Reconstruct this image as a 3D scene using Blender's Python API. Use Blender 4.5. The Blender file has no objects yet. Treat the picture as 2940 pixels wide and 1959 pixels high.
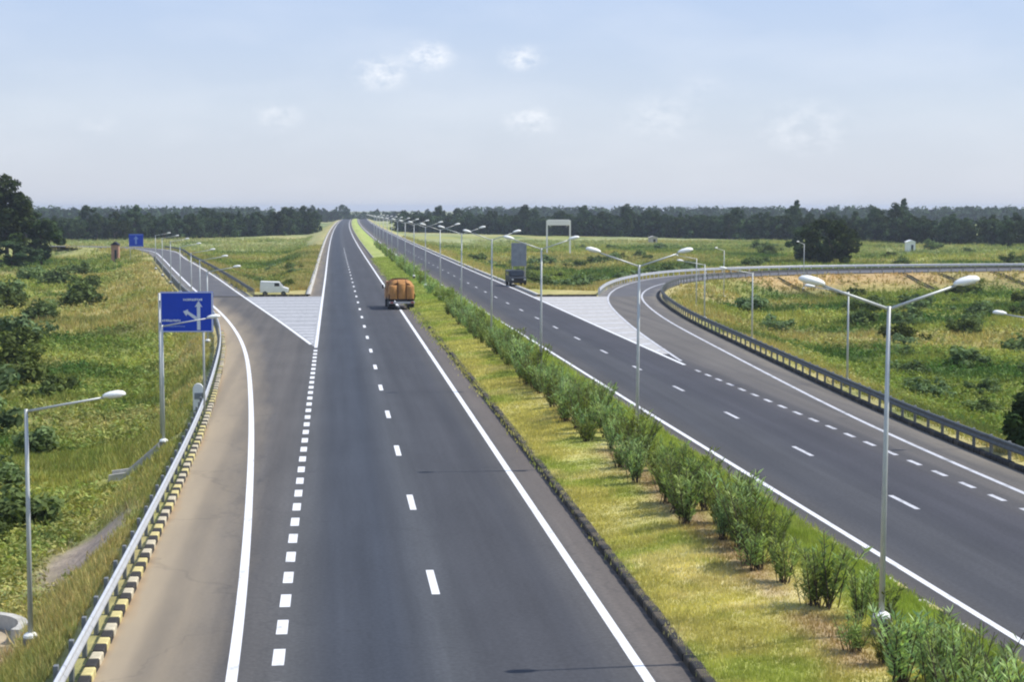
import bpy, bmesh, math, random
import numpy as np
from mathutils import Vector, Matrix

random.seed(7)
rng = np.random.default_rng(11)
scene = bpy.context.scene
COL = scene.collection
R = math.radians

# ---------------------------------------------------------------- camera, world, sun, exposure
CAM_H = 9.4
cam_data = bpy.data.cameras.new("camera")
cam_data.sensor_width = 36.0
cam_data.lens = 61.81
cam_data.clip_start = 0.5
cam_data.clip_end = 20000
cam = bpy.data.objects.new("camera", cam_data)
cam.location = (0, 0, CAM_H)
cam.rotation_euler = (R(90 - 4.303), 0, R(-5.80))
COL.objects.link(cam)
scene.camera = cam

SUN = Vector((6.0, 0.40, 7.83)).normalized()
SUN_EL = math.asin(SUN.z)
SUN_AZ = math.atan2(SUN.x, SUN.y)

world = bpy.data.worlds.new("World")
scene.world = world
world.use_nodes = True
wn = world.node_tree
wn.nodes.clear()


def wnode(t, **kw):
    n = wn.nodes.new(t)
    for k, v in kw.items():
        setattr(n, k, v)
    return n


sky = wnode("ShaderNodeTexSky", sky_type='NISHITA')
sky.sun_disc = False
sky.sun_elevation = SUN_EL
sky.sun_rotation = SUN_AZ
sky.altitude = 80
sky.air_density = 1.0
sky.dust_density = 1.2
sky.ozone_density = 3.0
geo = wnode("ShaderNodeTexCoord")
# thin high haze evens the sky out and cools it; small fair-weather clouds come from noise on the view direction
tint = wnode("ShaderNodeMixRGB", blend_type='MULTIPLY')
tint.inputs[0].default_value = 1.0
tint.inputs[2].default_value = (0.86, 0.92, 1.12, 1)
wn.links.new(sky.outputs[0], tint.inputs[1])
veil = wnode("ShaderNodeMixRGB", blend_type='MIX')
veil.inputs[0].default_value = 0.80
sep = wnode("ShaderNodeSeparateXYZ")
wn.links.new(geo.outputs['Generated'], sep.inputs[0])
vr = wnode("ShaderNodeValToRGB")
wn.links.new(sep.outputs[2], vr.inputs[0])
e_ = vr.color_ramp.elements
e_[0].position, e_[0].color = 0.0, (6.1, 6.3, 6.9, 1)
e_[1].position, e_[1].color = 0.5, (2.9, 4.1, 6.9, 1)
q_ = e_.new(0.055)
q_.color = (5.6, 6.2, 7.1, 1)
q_ = e_.new(0.12)
q_.color = (4.5, 5.5, 7.3, 1)
wn.links.new(vr.outputs[0], veil.inputs[2])
wn.links.new(tint.outputs[0], veil.inputs[1])


def cloud_factor():
    total = None
    mp = wnode("ShaderNodeMapping")
    mp.inputs['Scale'].default_value = (1, 1, 1.7)
    wn.links.new(geo.outputs['Generated'], mp.inputs['Vector'])
    nz = wnode("ShaderNodeTexNoise")
    nz.inputs['Scale'].default_value = 85
    nz.inputs['Detail'].default_value = 8
    nz.inputs['Roughness'].default_value = 0.62
    wn.links.new(mp.outputs[0], nz.inputs['Vector'])
    # cloud puffs: (azimuth from +Y towards +X, elevation, half size, strength), degrees
    puffs = [(3.1, 4.9, 0.62, 1.0), (1.55, 4.37, 0.72, 0.85), (6.15, 4.86, 0.55, 0.9), (-1.75, 2.95, 0.6, 0.5),
             (6.4, 2.85, 0.65, 0.75), (10.6, 2.95, 1.0, 0.35), (15.2, 2.6, 1.2, 0.4), (-7.3, 2.6, 0.5, 0.25),
             (11.9, 3.9, .6, .22), (-16, 4.2, 0.8, 0.7), (24, 5.2, 0.9, 0.8), (31, 3.4, 1.0, 0.6), (-28, 3.0, 1.2, 0.6),
             (60, 9, 2.0, 0.7), (95, 14, 2.5, 0.6), (-60, 11, 2.2, 0.7), (-110, 8, 2.0, 0.7), (150, 10, 2.2, 0.7), (200, 7, 1.8, .7),
             (10, 11, 1.2, .7), (-8, 13, 1.4, .6), (20, 15, 1.6, .7)]
    for az, el, s, k in puffs:
        d = (math.sin(R(az)) * math.cos(R(el)), math.cos(R(az)) * math.cos(R(el)), math.sin(R(el)))
        sub = wnode("ShaderNodeVectorMath", operation='SUBTRACT')
        sub.inputs[1].default_value = d
        wn.links.new(geo.outputs['Generated'], sub.inputs[0])
        ln = wnode("ShaderNodeVectorMath", operation='LENGTH')
        sq = wnode("ShaderNodeVectorMath", operation='MULTIPLY')
        sq.inputs[1].default_value = (1, 1, 1.7)
        wn.links.new(sub.outputs[0], sq.inputs[0])
        wn.links.new(sq.outputs[0], ln.inputs[0])
        mr = wnode("ShaderNodeMapRange", interpolation_type='SMOOTHSTEP')
        mr.inputs['From Min'].default_value = 0
        mr.inputs['From Max'].default_value = R(s) * 1.8
        mr.inputs['To Min'].default_value = k
        mr.inputs['To Max'].default_value = 0
        wn.links.new(ln.outputs['Value'], mr.inputs['Value'])
        if total is None:
            total = mr.outputs[0]
        else:
            a = wnode("ShaderNodeMath", operation='ADD')
            wn.links.new(total, a.inputs[0])
            wn.links.new(mr.outputs[0], a.inputs[1])
            total = a.outputs[0]
    nr = wnode("ShaderNodeMapRange")
    nr.inputs['From Min'].default_value = 0.40
    nr.inputs['From Max'].default_value = 0.66
    wn.links.new(nz.outputs['Fac'], nr.inputs['Value'])
    m = wnode("ShaderNodeMath", operation='MULTIPLY')
    m.use_clamp = True
    wn.links.new(total, m.inputs[0])
    wn.links.new(nr.outputs[0], m.inputs[1])
    # very faint streaks everywhere
    mp2 = wnode("ShaderNodeMapping")
    mp2.inputs['Scale'].default_value = (1, 1, 3.0)
    wn.links.new(geo.outputs['Generated'], mp2.inputs['Vector'])
    n2 = wnode("ShaderNodeTexNoise")
    n2.inputs['Scale'].default_value = 9
    n2.inputs['Detail'].default_value = 6
    wn.links.new(mp2.outputs[0], n2.inputs['Vector'])
    r2 = wnode("ShaderNodeMapRange")
    r2.inputs['From Min'].default_value = 0.45
    r2.inputs['From Max'].default_value = 0.75
    r2.inputs['To Max'].default_value = 0.16
    wn.links.new(n2.outputs['Fac'], r2.inputs['Value'])
    a = wnode("ShaderNodeMath", operation='ADD')
    a.use_clamp = True
    wn.links.new(m.outputs[0], a.inputs[0])
    wn.links.new(r2.outputs[0], a.inputs[1])
    return a.outputs[0]


cl = wnode("ShaderNodeMixRGB", blend_type='MIX')
cl.inputs[2].default_value = (8.2, 8.4, 8.8, 1)
wn.links.new(cloud_factor(), cl.inputs[0])
wn.links.new(veil.outputs[0], cl.inputs[1])
bg = wnode("ShaderNodeBackground")
bg.inputs['Strength'].default_value = 0.10
wo = wnode("ShaderNodeOutputWorld")
wn.links.new(cl.outputs[0], bg.inputs['Color'])
wn.links.new(bg.outputs[0], wo.inputs['Surface'])

sun_data = bpy.data.lights.new("sun", 'SUN')
sun_data.energy = 3.8
sun_data.angle = R(0.53)
sun_data.color = (1.0, 0.955, 0.88)
sun = bpy.data.objects.new("sun", sun_data)
sun.rotation_euler = SUN.to_track_quat('Z', 'Y').to_euler()
sun.location = (60, 20, 80)
COL.objects.link(sun)

vs = scene.view_settings
vs.view_transform = 'Standard'
vs.look = 'None'
vs.exposure = 0.35
vs.gamma = 1.0
vs.use_curve_mapping = False
scene.cycles.filter_width = 2.1
scene.cycles.volume_bounces = 0
scene.cycles.max_bounces = 6
scene.cycles.transparent_max_bounces = 4

# ---------------------------------------------------------------- small helpers


def tag(o, label=None, cat=None, group=None, kind=None):
    if label:
        o["label"] = label
    if cat:
        o["category"] = cat
    if group:
        o["group"] = group
    if kind:
        o["kind"] = kind
    return o


def empty(name, loc=(0, 0, 0), rz=0.0):
    o = bpy.data.objects.new(name, None)
    o.location = loc
    o.rotation_euler = (0, 0, rz)
    o.empty_display_size = 0.3
    COL.objects.link(o)
    return o


def link(name, me, mat=None, parent=None, loc=(0, 0, 0), rot=(0, 0, 0), scale=(1, 1, 1)):
    o = bpy.data.objects.new(name, me)
    COL.objects.link(o)
    if mat is not None and len(me.materials) == 0:
        me.materials.append(mat)
    if parent is not None:
        o.parent = parent
    o.location = loc
    o.rotation_euler = rot
    o.scale = scale
    return o


def mesh_np(name, verts, faces, cols=None, mats=None, smooth=False):
    """verts (n,3), faces (m,k) all same k, cols (n,3) per vertex"""
    verts = np.asarray(verts, dtype=np.float32)
    faces = np.asarray(faces, dtype=np.int32)
    me = bpy.data.meshes.new(name)
    n, (m, k) = len(verts), faces.shape
    me.vertices.add(n)
    me.vertices.foreach_set("co", verts.ravel())
    me.loops.add(m * k)
    me.loops.foreach_set("vertex_index", faces.ravel())
    me.polygons.add(m)
    me.polygons.foreach_set("loop_start", np.arange(0, m * k, k, dtype=np.int32))
    if smooth:
        me.polygons.foreach_set("use_smooth", np.ones(m, dtype=bool))
    me.update(calc_edges=True)
    if cols is not None:
        a = me.color_attributes.new("tone", 'FLOAT_COLOR', 'POINT')
        c4 = np.ones((n, 4), dtype=np.float32)
        c4[:, :3] = cols
        a.data.foreach_set("color", c4.ravel())
    return me


class MB:
    """collects simple solids into one mesh"""

    def __init__(s):
        s.v, s.f = [], []

    def add(s, vs_, fs):
        b = len(s.v)
        s.v += [tuple(p) for p in vs_]
        s.f += [tuple(i + b for i in f) for f in fs]
        return s

    def box(s, c, d, m=None, ch=0.0):
        x, y, z = [q / 2 for q in d]
        if ch > 0:
            pts, fs = [], []
            bm = bmesh.new()
            bmesh.ops.create_cube(bm, size=1.0)
            bmesh.ops.scale(bm, vec=d, verts=bm.verts)
            bmesh.ops.bevel(bm, geom=bm.edges[:], offset=ch, segments=1, affect='EDGES')
            bm.verts.index_update()
            pts = [v.co.copy() for v in bm.verts]
            fs = [[v.index for v in f.verts] for f in bm.faces]
            bm.free()
        else:
            pts = [Vector((a * x, b * y, e * z)) for a in (-1, 1) for b in (-1, 1) for e in (-1, 1)]
            fs = [(0, 1, 3, 2), (4, 6, 7, 5), (0, 4, 5, 1), (2, 3, 7, 6), (0, 2, 6, 4), (1, 5, 7, 3)]
        if m is not None:
            pts = [m @ p for p in pts]
        return s.add([p + Vector(c) for p in pts], fs)

    def tube(s, pts, rad, n=8, cap=True):
        pts = [Vector(p) for p in pts]
        rad = rad if isinstance(rad, (list, tuple)) else [rad] * len(pts)
        rings = []
        for i, p in enumerate(pts):
            t = (pts[min(i + 1, len(pts) - 1)] - pts[max(i - 1, 0)]).normalized()
            a = t.cross(Vector((0, 0, 1)))
            if a.length < 1e-3:
                a = Vector((1, 0, 0))
            a.normalize()
            b = t.cross(a).normalized()
            rings.append([p + (a * math.cos(2 * math.pi * k / n) + b * math.sin(2 * math.pi * k / n)) * rad[i] for k in range(n)])
        fs = []
        for i in range(len(pts) - 1):
            for k in range(n):
                fs.append((i * n + k, i * n + (k + 1) % n, (i + 1) * n + (k + 1) % n, (i + 1) * n + k))
        if cap:
            fs.append(tuple(range(n - 1, -1, -1)))
            fs.append(tuple(range((len(pts) - 1) * n, len(pts) * n)))
        return s.add([p for r in rings for p in r], fs)

    def prism(s, outline, y0, y1):
        """outline of (x,z) pairs extruded along y"""
        n = len(outline)
        vs_ = [(x, y0, z) for x, z in outline] + [(x, y1, z) for x, z in outline]
        fs = [tuple(range(n)), tuple(range(2 * n - 1, n - 1, -1))]
        fs += [(k, k + n, (k + 1) % n + n, (k + 1) % n) for k in range(n)]
        return s.add(vs_, fs)

    def mesh(s, name, smooth=False):
        me = bpy.data.meshes.new(name)
        me.from_pydata(s.v, [], s.f)
        me.validate()
        bm = bmesh.new()
        bm.from_mesh(me)
        bmesh.ops.recalc_face_normals(bm, faces=bm.faces)
        bm.to_mesh(me)
        bm.free()
        if smooth:
            me.polygons.foreach_set("use_smooth", np.ones(len(me.polygons), dtype=bool))
        me.update()
        return me

    def build(s, name, mat, parent=None, smooth=False, **kw):
        return link(name, s.mesh(name, smooth), mat, parent, **kw)


def copy_tree(o, parent=None):
    c = o.copy()
    COL.objects.link(c)
    if parent is not None:
        c.parent = parent
    for ch in o.children:
        copy_tree(ch, c)
    return c


def mixc(a, b, t):
    return a * (1 - t[..., None]) + np.array(b) * t[..., None]


def sstep(v, a, b):
    t = np.clip((v - a) / (b - a), 0, 1)
    return t * t * (3 - 2 * t)


# value noise on the ground plane
_LAT = rng.random((256, 256)).astype(np.float32)


def vnoise(x, y, s, seed=0):
    x = np.asarray(x, dtype=np.float64) / s + 37.7 * seed + 5000
    y = np.asarray(y, dtype=np.float64) / s + 91.3 * seed + 5000
    xi, yi = np.floor(x).astype(int), np.floor(y).astype(int)
    fx, fy = x - xi, y - yi
    fx, fy = fx * fx * (3 - 2 * fx), fy * fy * (3 - 2 * fy)
    a, b = _LAT[xi % 256, yi % 256], _LAT[(xi + 1) % 256, yi % 256]
    c, d = _LAT[xi % 256, (yi + 1) % 256], _LAT[(xi + 1) % 256, (yi + 1) % 256]
    return (a * (1 - fx) + b * fx) * (1 - fy) + (c * (1 - fx) + d * fx) * fy


def fbm(x, y, s, seed=0, o=4):
    t, amp, tot = 0, 1.0, 0
    for i in range(o):
        t = t + amp * vnoise(x, y, s / 2 ** i, seed + i * 3)
        tot += amp
        amp *= 0.5
    return t / tot


def smooth_path(pts, step=1.5, rounds=3):
    """Catmull-Rom through the points, resampled evenly and lightly smoothed"""
    P = np.array(pts, dtype=float)
    P = np.vstack([2 * P[0] - P[1], P, 2 * P[-1] - P[-2]])
    out = []
    for i in range(1, len(P) - 2):
        n = max(4, int(np.linalg.norm(P[i + 1] - P[i]) / 1.0))
        t = np.linspace(0, 1, n, endpoint=False)[:, None]
        out.append(0.5 * ((2 * P[i]) + (-P[i - 1] + P[i + 1]) * t + (2 * P[i - 1] - 5 * P[i] + 4 * P[i + 1] - P[i + 2]) * t ** 2
                          + (-P[i - 1] + 3 * P[i] - 3 * P[i + 1] + P[i + 2]) * t ** 3))
    Q = np.vstack(out + [P[-2][None]])
    Q = resample(Q, step)
    for _ in range(rounds):
        w = 5
        k = np.ones(2 * w + 1) / (2 * w + 1)
        pad = np.vstack([2 * Q[0] - Q[w:0:-1], Q, 2 * Q[-1] - Q[-2:-w - 2:-1]])
        Q = np.stack([np.convolve(pad[:, j], k, 'valid') for j in range(2)], 1)
    return Q


def resample(Q, step=None, n=None):
    d = np.r_[0, np.cumsum(np.linalg.norm(np.diff(Q, axis=0), axis=1))]
    n = n or max(2, int(round(d[-1] / step)) + 1)
    s = np.linspace(0, d[-1], n)
    return np.stack([np.interp(s, d, Q[:, 0]), np.interp(s, d, Q[:, 1])], 1)


def offset_path(Q, off):
    t = np.gradient(Q, axis=0)
    t /= np.linalg.norm(t, axis=1)[:, None]
    return Q + np.stack([t[:, 1], -t[:, 0]], 1) * off      # +off = right of travel


# ---------------------------------------------------------------- materials
class N:
    def __init__(s, name):
        s.m = bpy.data.materials.new(name)
        s.m.use_nodes = True
        s.t = s.m.node_tree
        s.t.nodes.clear()
        s.out = s.t.nodes.new("ShaderNodeOutputMaterial")

    def n(s, t, ins=None, **kw):
        x = s.t.nodes.new(t)
        for k, v in kw.items():
            setattr(x, k, v)
        for k, v in (ins or {}).items():
            if isinstance(v, bpy.types.NodeSocket):
                s.t.links.new(v, x.inputs[k])
            else:
                x.inputs[k].default_value = v
        return x

    def mix(s, f, a, b, mode='MIX'):
        return s.n("ShaderNodeMixRGB", {0: f, 1: a, 2: b}, blend_type=mode).outputs[0]

    def mr(s, v, a, b, c=0.0, d=1.0):
        return s.n("ShaderNodeMapRange", {'Value': v, 'From Min': a, 'From Max': b, 'To Min': c, 'To Max': d}).outputs[0]

    def math(s, op, a, b=0.0):
        return s.n("ShaderNodeMath", {0: a, 1: b}, operation=op).outputs[0]

    def noise(s, vec, scale, detail=4, rough=0.55):
        i = {'Scale': scale, 'Detail': detail, 'Roughness': rough}
        if vec is not None:
            i['Vector'] = vec
        return s.n("ShaderNodeTexNoise", i).outputs['Fac']

    def objc(s):
        return s.n("ShaderNodeTexCoord").outputs['Object']

    def pos(s):
        return s.n("ShaderNodeNewGeometry").outputs['Position']

    def scale(s, vec, sc):
        return s.n("ShaderNodeMapping", {'Vector': vec, 'Scale': sc}).outputs[0]

    def bsdf(s, col, rough=0.8, metal=0.0, bump=None, bs=0.3, bd=0.02, spec=0.3):
        i = {'Base Color': col, 'Roughness': rough, 'Metallic': metal, 'Specular IOR Level': spec}
        if bump is not None:
            i['Normal'] = s.n("ShaderNodeBump", {'Height': bump, 'Strength': bs, 'Distance': bd}).outputs[0]
        b = s.n("ShaderNodeBsdfPrincipled", i)
        s.t.links.new(b.outputs[0], s.out.inputs[0])
        return s.m


def c4(*c):
    return (*c, 1.0)


def plain(name, col, rough=0.7, metal=0.0, var=0.18, scale=6.0, spec=0.3):
    m = N(name)
    f = m.noise(m.objc(), scale, 5)
    k = m.mr(f, 0.3, 0.7, 1 - var, 1 + var)
    c = m.mix(1.0, c4(*col), m.n("ShaderNodeCombineColor", {0: k, 1: k, 2: k}).outputs[0], 'MULTIPLY')
    return m.bsdf(c, rough, metal, f, 0.15, 0.01, spec)


def asphalt(name, left):
    m = N(name)
    p = m.pos()
    lane = m.n("ShaderNodeAttribute", attribute_name="lane").outputs['Fac']      # metres across from the axis
    edge = m.n("ShaderNodeAttribute", attribute_name="edge").outputs['Fac']      # metres in from the outer kerb
    streak = m.noise(m.scale(p, (1.6, 0.035, 1)), 1.0, 5, 0.6)
    blot = m.noise(m.scale(p, (0.35, 0.12, 1)), 1.0, 4)
    fine = m.noise(p, 9.0, 4, 0.7)
    ramp = m.n("ShaderNodeValToRGB", {0: m.mr(lane, -6.0, 24.0)})
    cr = ramp.color_ramp
    stops = ([(-5.0, .118, .112, .104), (-2.2, .112, .108, .104), (-0.9, .092, .097, .103), (-0.1, .056, .065, .082), (1.3, .050, .060, .079),
              (2.3, .080, .088, .100), (3.2, .064, .069, .080), (5.2, .066, .070, .081), (6.0, .088, .089, .092), (6.7, .148, .133, .120), (7.4, .16, .14, .125)] if left else
             [(13.9, .135, .125, .112), (14.6, .085, .084, .084), (15.6, .064, .068, .078), (17.2, .072, .076, .086), (18.6, .060, .063, .076),
              (20.6, .068, .069, .080), (22.2, .118, .113, .108), (23.5, .15, .142, .13)])
    while len(cr.elements) < len(stops):
        cr.elements.new(0.5)
    for e, (x, r, g, b) in zip(cr.elements, stops):
        e.position = (x + 6.0) / 30.0
        e.color = (r, g, b, 1)
    c = ramp.outputs[0]
    kk = m.mr(m.math('ADD', m.math('MULTIPLY', streak, 0.6), m.math('MULTIPLY', blot, 0.4)), 0.3, 0.7, 0.76, 1.24)
    c = m.mix(1.0, c, m.n("ShaderNodeCombineColor", {0: kk, 1: kk, 2: kk}).outputs[0], 'MULTIPLY')
    c = m.mix(1.0, c, c4(.88, .84, .79), 'MULTIPLY')
    kf = m.mr(fine, 0.3, 0.7, 0.78, 1.22)
    c = m.mix(1.0, c, m.n("ShaderNodeCombineColor", {0: kf, 1: kf, 2: kf}).outputs[0], 'MULTIPLY')
    # dust blown against the kerb
    dn = m.noise(m.scale(p, (0.8, 0.10, 1)), 1.0, 6, 0.65)
    if left:
        d = m.mr(m.math('ADD', edge, m.mr(dn, 0.3, 0.7, -0.35, 0.35)), 0.1, 2.9, 0.85, 0.0)
        c = m.mix(d, c, c4(.40, .32, .21))
        d2 = m.mr(m.math('ADD', edge, m.mr(dn, 0.3, 0.7, -0.15, 0.3)), 0.05, 0.35, 0.8, 0.0)
        c = m.mix(d2, c, c4(.34, .22, .11))
    else:
        d = m.mr(m.math('ADD', edge, m.mr(dn, 0.3, 0.7, -0.6, 0.6)), 0.1, 1.5, 0.45, 0.0)
        c = m.mix(d, c, c4(.30, .26, .19))
    # wheel tracks and thin sealed cracks
    wt = m.math('ABSOLUTE', m.math('SINE', m.math('MULTIPLY', m.math('ADD', lane, 1.2), math.pi / 1.825)))
    wv = m.noise(m.scale(p, (0.4, 0.02, 1)), 1.0, 3)
    c = m.mix(m.math('MULTIPLY', m.mr(wt, .75, 1.0), m.mr(wv, .35, .65, .05, .30)), c, c4(.035, .037, .042))
    vo = m.n("ShaderNodeTexVoronoi", {'Vector': m.n("ShaderNodeVectorMath", {0: m.scale(p, (.16, .07, 1)), 1: m.n("ShaderNodeVectorMath", {0: m.n("ShaderNodeTexNoise", {'Vector': p, 'Scale': .8, 'Detail': 4}).outputs['Color'], 1: (.35, .35, 0)}, operation='MULTIPLY').outputs[0]}, operation='ADD').outputs[0], 'Scale': 1.0}, feature='DISTANCE_TO_EDGE').outputs['Distance']
    c = m.mix(m.mr(vo, .0, .010, .18, 0), c, c4(.03, .03, .032))
    # a few patches and tar spots
    sp = m.noise(m.scale(p, (0.9, 0.5, 1)), 1.0, 2)
    c = m.mix(m.mr(sp, 0.70, 0.76, 0, 0.35), c, c4(.05, .05, .055))
    return m.bsdf(c, 0.82, 0, fine, 0.25, 0.01, 0.25)


M = {}
M['asphalt_l'] = asphalt("asphalt_left", True)
M['asphalt_r'] = asphalt("asphalt_right", False)


def ramp_asphalt():
    m = N("asphalt_ramp")
    p = m.pos()
    f = m.noise(m.scale(p, (.3, .12, 1)), 1.0, 5)
    c = m.mix(m.mr(f, .3, .7), c4(.088, .088, .094), c4(.125, .12, .118))
    edge = m.n("ShaderNodeAttribute", attribute_name="edge").outputs['Fac']
    dn = m.noise(m.scale(p, (0.4, 0.2, 1)), 1.0, 5, 0.6)
    d = m.mr(m.math('ADD', edge, m.mr(dn, 0.3, 0.7, -0.5, 0.5)), 0.1, 1.6, 0.6, 0.0)
    c = m.mix(d, c, c4(.27, .245, .195))
    fine = m.noise(p, 9.0, 4, 0.7)
    return m.bsdf(c, 0.82, 0, fine, 0.25, 0.01, 0.25)


M['asphalt_ramp'] = ramp_asphalt()


def paint(name, col, under, lo=0.62, hi=0.74):
    m = N(name)
    p = m.pos()
    w = m.noise(m.scale(p, (2.2, 0.8, 1)), 1.0, 8, 0.72)
    c = m.mix(m.mr(w, lo, hi, 0, 0.75), c4(*col), c4(*under))
    g = m.noise(p, 0.5, 3)
    c = m.mix(m.mr(g, .3, .7, 0, .22), c, c4(*[x * .78 for x in col]))
    return m.bsdf(c, 0.7, 0, None, spec=0.25)


M['line'] = paint("road_paint_white", (.76, .76, .75), (.13, .13, .13), .56, .72)
M['line_old'] = paint("road_paint_worn", (.56, .56, .57), (.12, .12, .12), 0.50, 0.66)
M['gore'] = paint("gore_paint_pale", (.36, .36, .36), (.24, .24, .24), 0.50, 0.62)
M['gore_r'] = paint("gore_paint_cream", (.46, .44, .41), (.32, .31, .29), 0.50, 0.62)
M['gore_bar'] = paint("gore_bar_paint", (.56, .56, .56), (.36, .36, .36), .5, .62)
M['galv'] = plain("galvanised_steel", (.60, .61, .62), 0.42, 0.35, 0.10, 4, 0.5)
M['galv_dark'] = plain("shade_darkened_steel", (.13, .14, .135), 0.7, 0.1, 0.2, 5)  # steel darkened to hold the shade on rail faces; rims and brackets share it
M['post'] = plain("guard_post_steel", (.20, .21, .21), 0.6, 0.2, 0.25, 5)
M['pole'] = plain("lamp_pole_grey", (.50, .52, .50), 0.5, 0.25, 0.1, 3, 0.4)
M['head'] = plain("lamp_head_white", (.86, .86, .80), 0.45, 0, 0.05, 8, 0.4)
M['glass'] = plain("lamp_glass", (.55, .57, .55), 0.15, 0, 0.03, 8, 0.5)
M['dark'] = plain("dark_rubber", (.025, .025, .027), 0.7, 0, 0.2, 8)
M['box_dark'] = plain("junction_box_dark", (.045, .05, .05), 0.6, 0, 0.2, 8)
M['concrete'] = plain("concrete_pale", (.46, .44, .39), 0.9, 0, 0.22, 3)
M['concrete_d'] = plain("concrete_dirty", (.26, .245, .21), 0.9, 0, 0.3, 3)
M['yellow'] = plain("kerb_yellow", (.54, .46, .20), 0.8, 0, 0.35, 3)
M['cream'] = plain("kerb_cream", (.50, .44, .31), 0.85, 0, 0.35, 3)
M['black'] = plain("kerb_black", (.035, .032, .028), 0.8, 0, 0.4, 3)
M['kerb_w'] = plain("kerb_darkened_white", (.085, .07, .05), 0.85, 0, 0.4, 3)  # white stones toned down to a very dark brown
M['blue'] = plain("sign_blue", (.002, .05, .48), 0.45, 0, 0.06, 2, 0.4)
M['sign_white'] = plain("sign_white", (.66, .70, .78), 0.5, 0, 0.05, 4)
M['sign_soft'] = plain("sign_pale_blue_print", (.22, .33, .68), 0.5, 0, 0.1, 9)
M['sign_back'] = plain("sign_back_grey", (.30, .32, .34), 0.6, 0.3, 0.15, 2)
M['white'] = plain("vehicle_white", (.80, .80, .76), 0.35, 0, 0.06, 2, 0.5)
M['win'] = plain("dark_glass", (.02, .025, .03), 0.1, 0, 0.05, 4, 0.6)
M['tarp'] = plain("orange_tarpaulin", (.46, .22, .07), 0.75, 0, 0.25, 1.6)
M['rope'] = plain("brown_strap", (.07, .035, .018), 0.8, 0, 0.2, 8)
M['chassis'] = plain("truck_chassis", (.035, .032, .034), 0.7, 0, 0.3, 4)
M['cab'] = plain("truck_cab_paint", (.42, .16, .05), 0.45, 0, 0.1, 3, 0.5)
M['bumper'] = plain("bumper_pale", (.52, .49, .46), 0.6, 0, 0.2, 3)
M['jeep'] = plain("dark_vehicle_paint", (.02, .024, .028), .4, 0, .1, 2, .5)
M['red'] = plain("tail_lamp_red", (.35, .02, .015), 0.3, 0, 0.05, 4, 0.5)
M['brick'] = plain("reddish_wall", (.42, .24, .17), 0.9, 0, 0.2, 2)
M['hutroof'] = plain("dark_roof", (.03, .03, .05), 0.8, 0, 0.2, 2)
M['bark'] = plain("bark", (.075, .058, .042), 0.95, 0, 0.35, 5)
M['sand'] = plain("sandy_soil", (.40, .32, .21), 0.95, 0, 0.2, 1.5)


def leaf_mat(name, tint=(1, 1, 1), vary=0.35, trans=0.3, obj_random=False):
    m = N(name)
    a = m.n("ShaderNodeAttribute", attribute_name="tone").outputs['Color']
    c = m.mix(1.0, a, c4(*tint), 'MULTIPLY')
    nz = m.noise(m.pos(), 0.8, 3)
    k = m.mr(nz, .3, .7, 1 - vary, 1 + vary)
    c = m.mix(1.0, c, m.n("ShaderNodeCombineColor", {0: k, 1: k, 2: k}).outputs[0], 'MULTIPLY')
    if obj_random:
        r = m.n("ShaderNodeObjectInfo").outputs['Random']
        hs = m.n("ShaderNodeHueSaturation", {'Hue': m.mr(r, 0, 1, .475, .525), 'Saturation': m.mr(r, 0, 1, 1.1, .8),
                                             'Value': m.mr(r, 0, 1, .62, 1.40), 'Color': c})
        c = hs.outputs[0]
    d = m.n("ShaderNodeBsdfDiffuse", {'Color': c}).outputs[0]
    t = m.n("ShaderNodeBsdfTranslucent", {'Color': m.mix(1.0, c, c4(1.2, 1.25, .6), 'MULTIPLY')}).outputs[0]
    mx = m.n("ShaderNodeMixShader", {0: trans, 1: d, 2: t}).outputs[0]
    m.t.links.new(mx, m.out.inputs[0])
    return m.m


M['leaf_tree'] = leaf_mat("tree_foliage", (1, 1, 1), 0.3, 0.18, True)
M['leaf_bush'] = leaf_mat("bush_foliage", (1, 1, 1), 0.25, 0.25, True)
M['leaf_shrub'] = leaf_mat("median_shrub_foliage", (1, 1, 1), 0.2, 0.3, True)
M['grass'] = leaf_mat("grass_blades", (1, 1, 1), 0.2, 0.3)


def ground_mat(name):
    m = N(name)
    a = m.n("ShaderNodeAttribute", attribute_name="tone").outputs['Color']
    p = m.pos()
    f = m.noise(p, 1.1, 7, 0.65)
    g = m.noise(p, 0.13, 4, 0.6)
    k = m.mr(m.math('ADD', m.math('MULTIPLY', f, .6), m.math('MULTIPLY', g, .4)), .32, .68, .62, 1.38)
    c = m.mix(1.0, a, m.n("ShaderNodeCombineColor", {0: k, 1: k, 2: k}).outputs[0], 'MULTIPLY')
    return m.bsdf(c, 0.95, 0, f, 0.8, 0.25, 0.1)


M['ground'] = ground_mat("ground_vegetated")

# ---------------------------------------------------------------- alignments (metres; Y runs along the highway)


def bend(Y):
    Y = np.asarray(Y, dtype=float)
    return np.where(Y > 300, 6e-6 * (Y - 300) ** 2, 0)


def tab(t):
    ys, xs = [a for a, b in t], [b for a, b in t]
    return lambda Y: np.interp(Y, ys, xs) + bend(Y)


xL2 = tab([(-60, -1.18), (119, -1.22), (250, -1.1), (3000, -1.0)])
xLD = tab([(-60, 2.43), (3000, 2.5)])
xRE = tab([(-60, 6.2), (3000, 6.15)])
xK = tab([(-60, 7.12), (34, 7.16), (60, 7.3), (92, 7.42), (3000, 7.35)])          # median kerb, left face
xRI = tab([(-60, 15.2), (36, 14.82), (82, 14.38), (120, 14.15), (185, 13.5), (318, 12.85), (3000, 12.7)])
xRD = tab([(-60, 18.5), (54, 18.15), (90, 17.95), (125, 17.6), (200, 17.1), (318, 16.5), (3000, 16.3)])
xRO = tab([(-60, 21.9), (55, 21.45), (100, 21.02), (133, 21.05), (197, 21.2), (270, 20.9), (3000, 20.1)])


def xKR(Y):
    return xRI(Y) - 0.85


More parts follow.
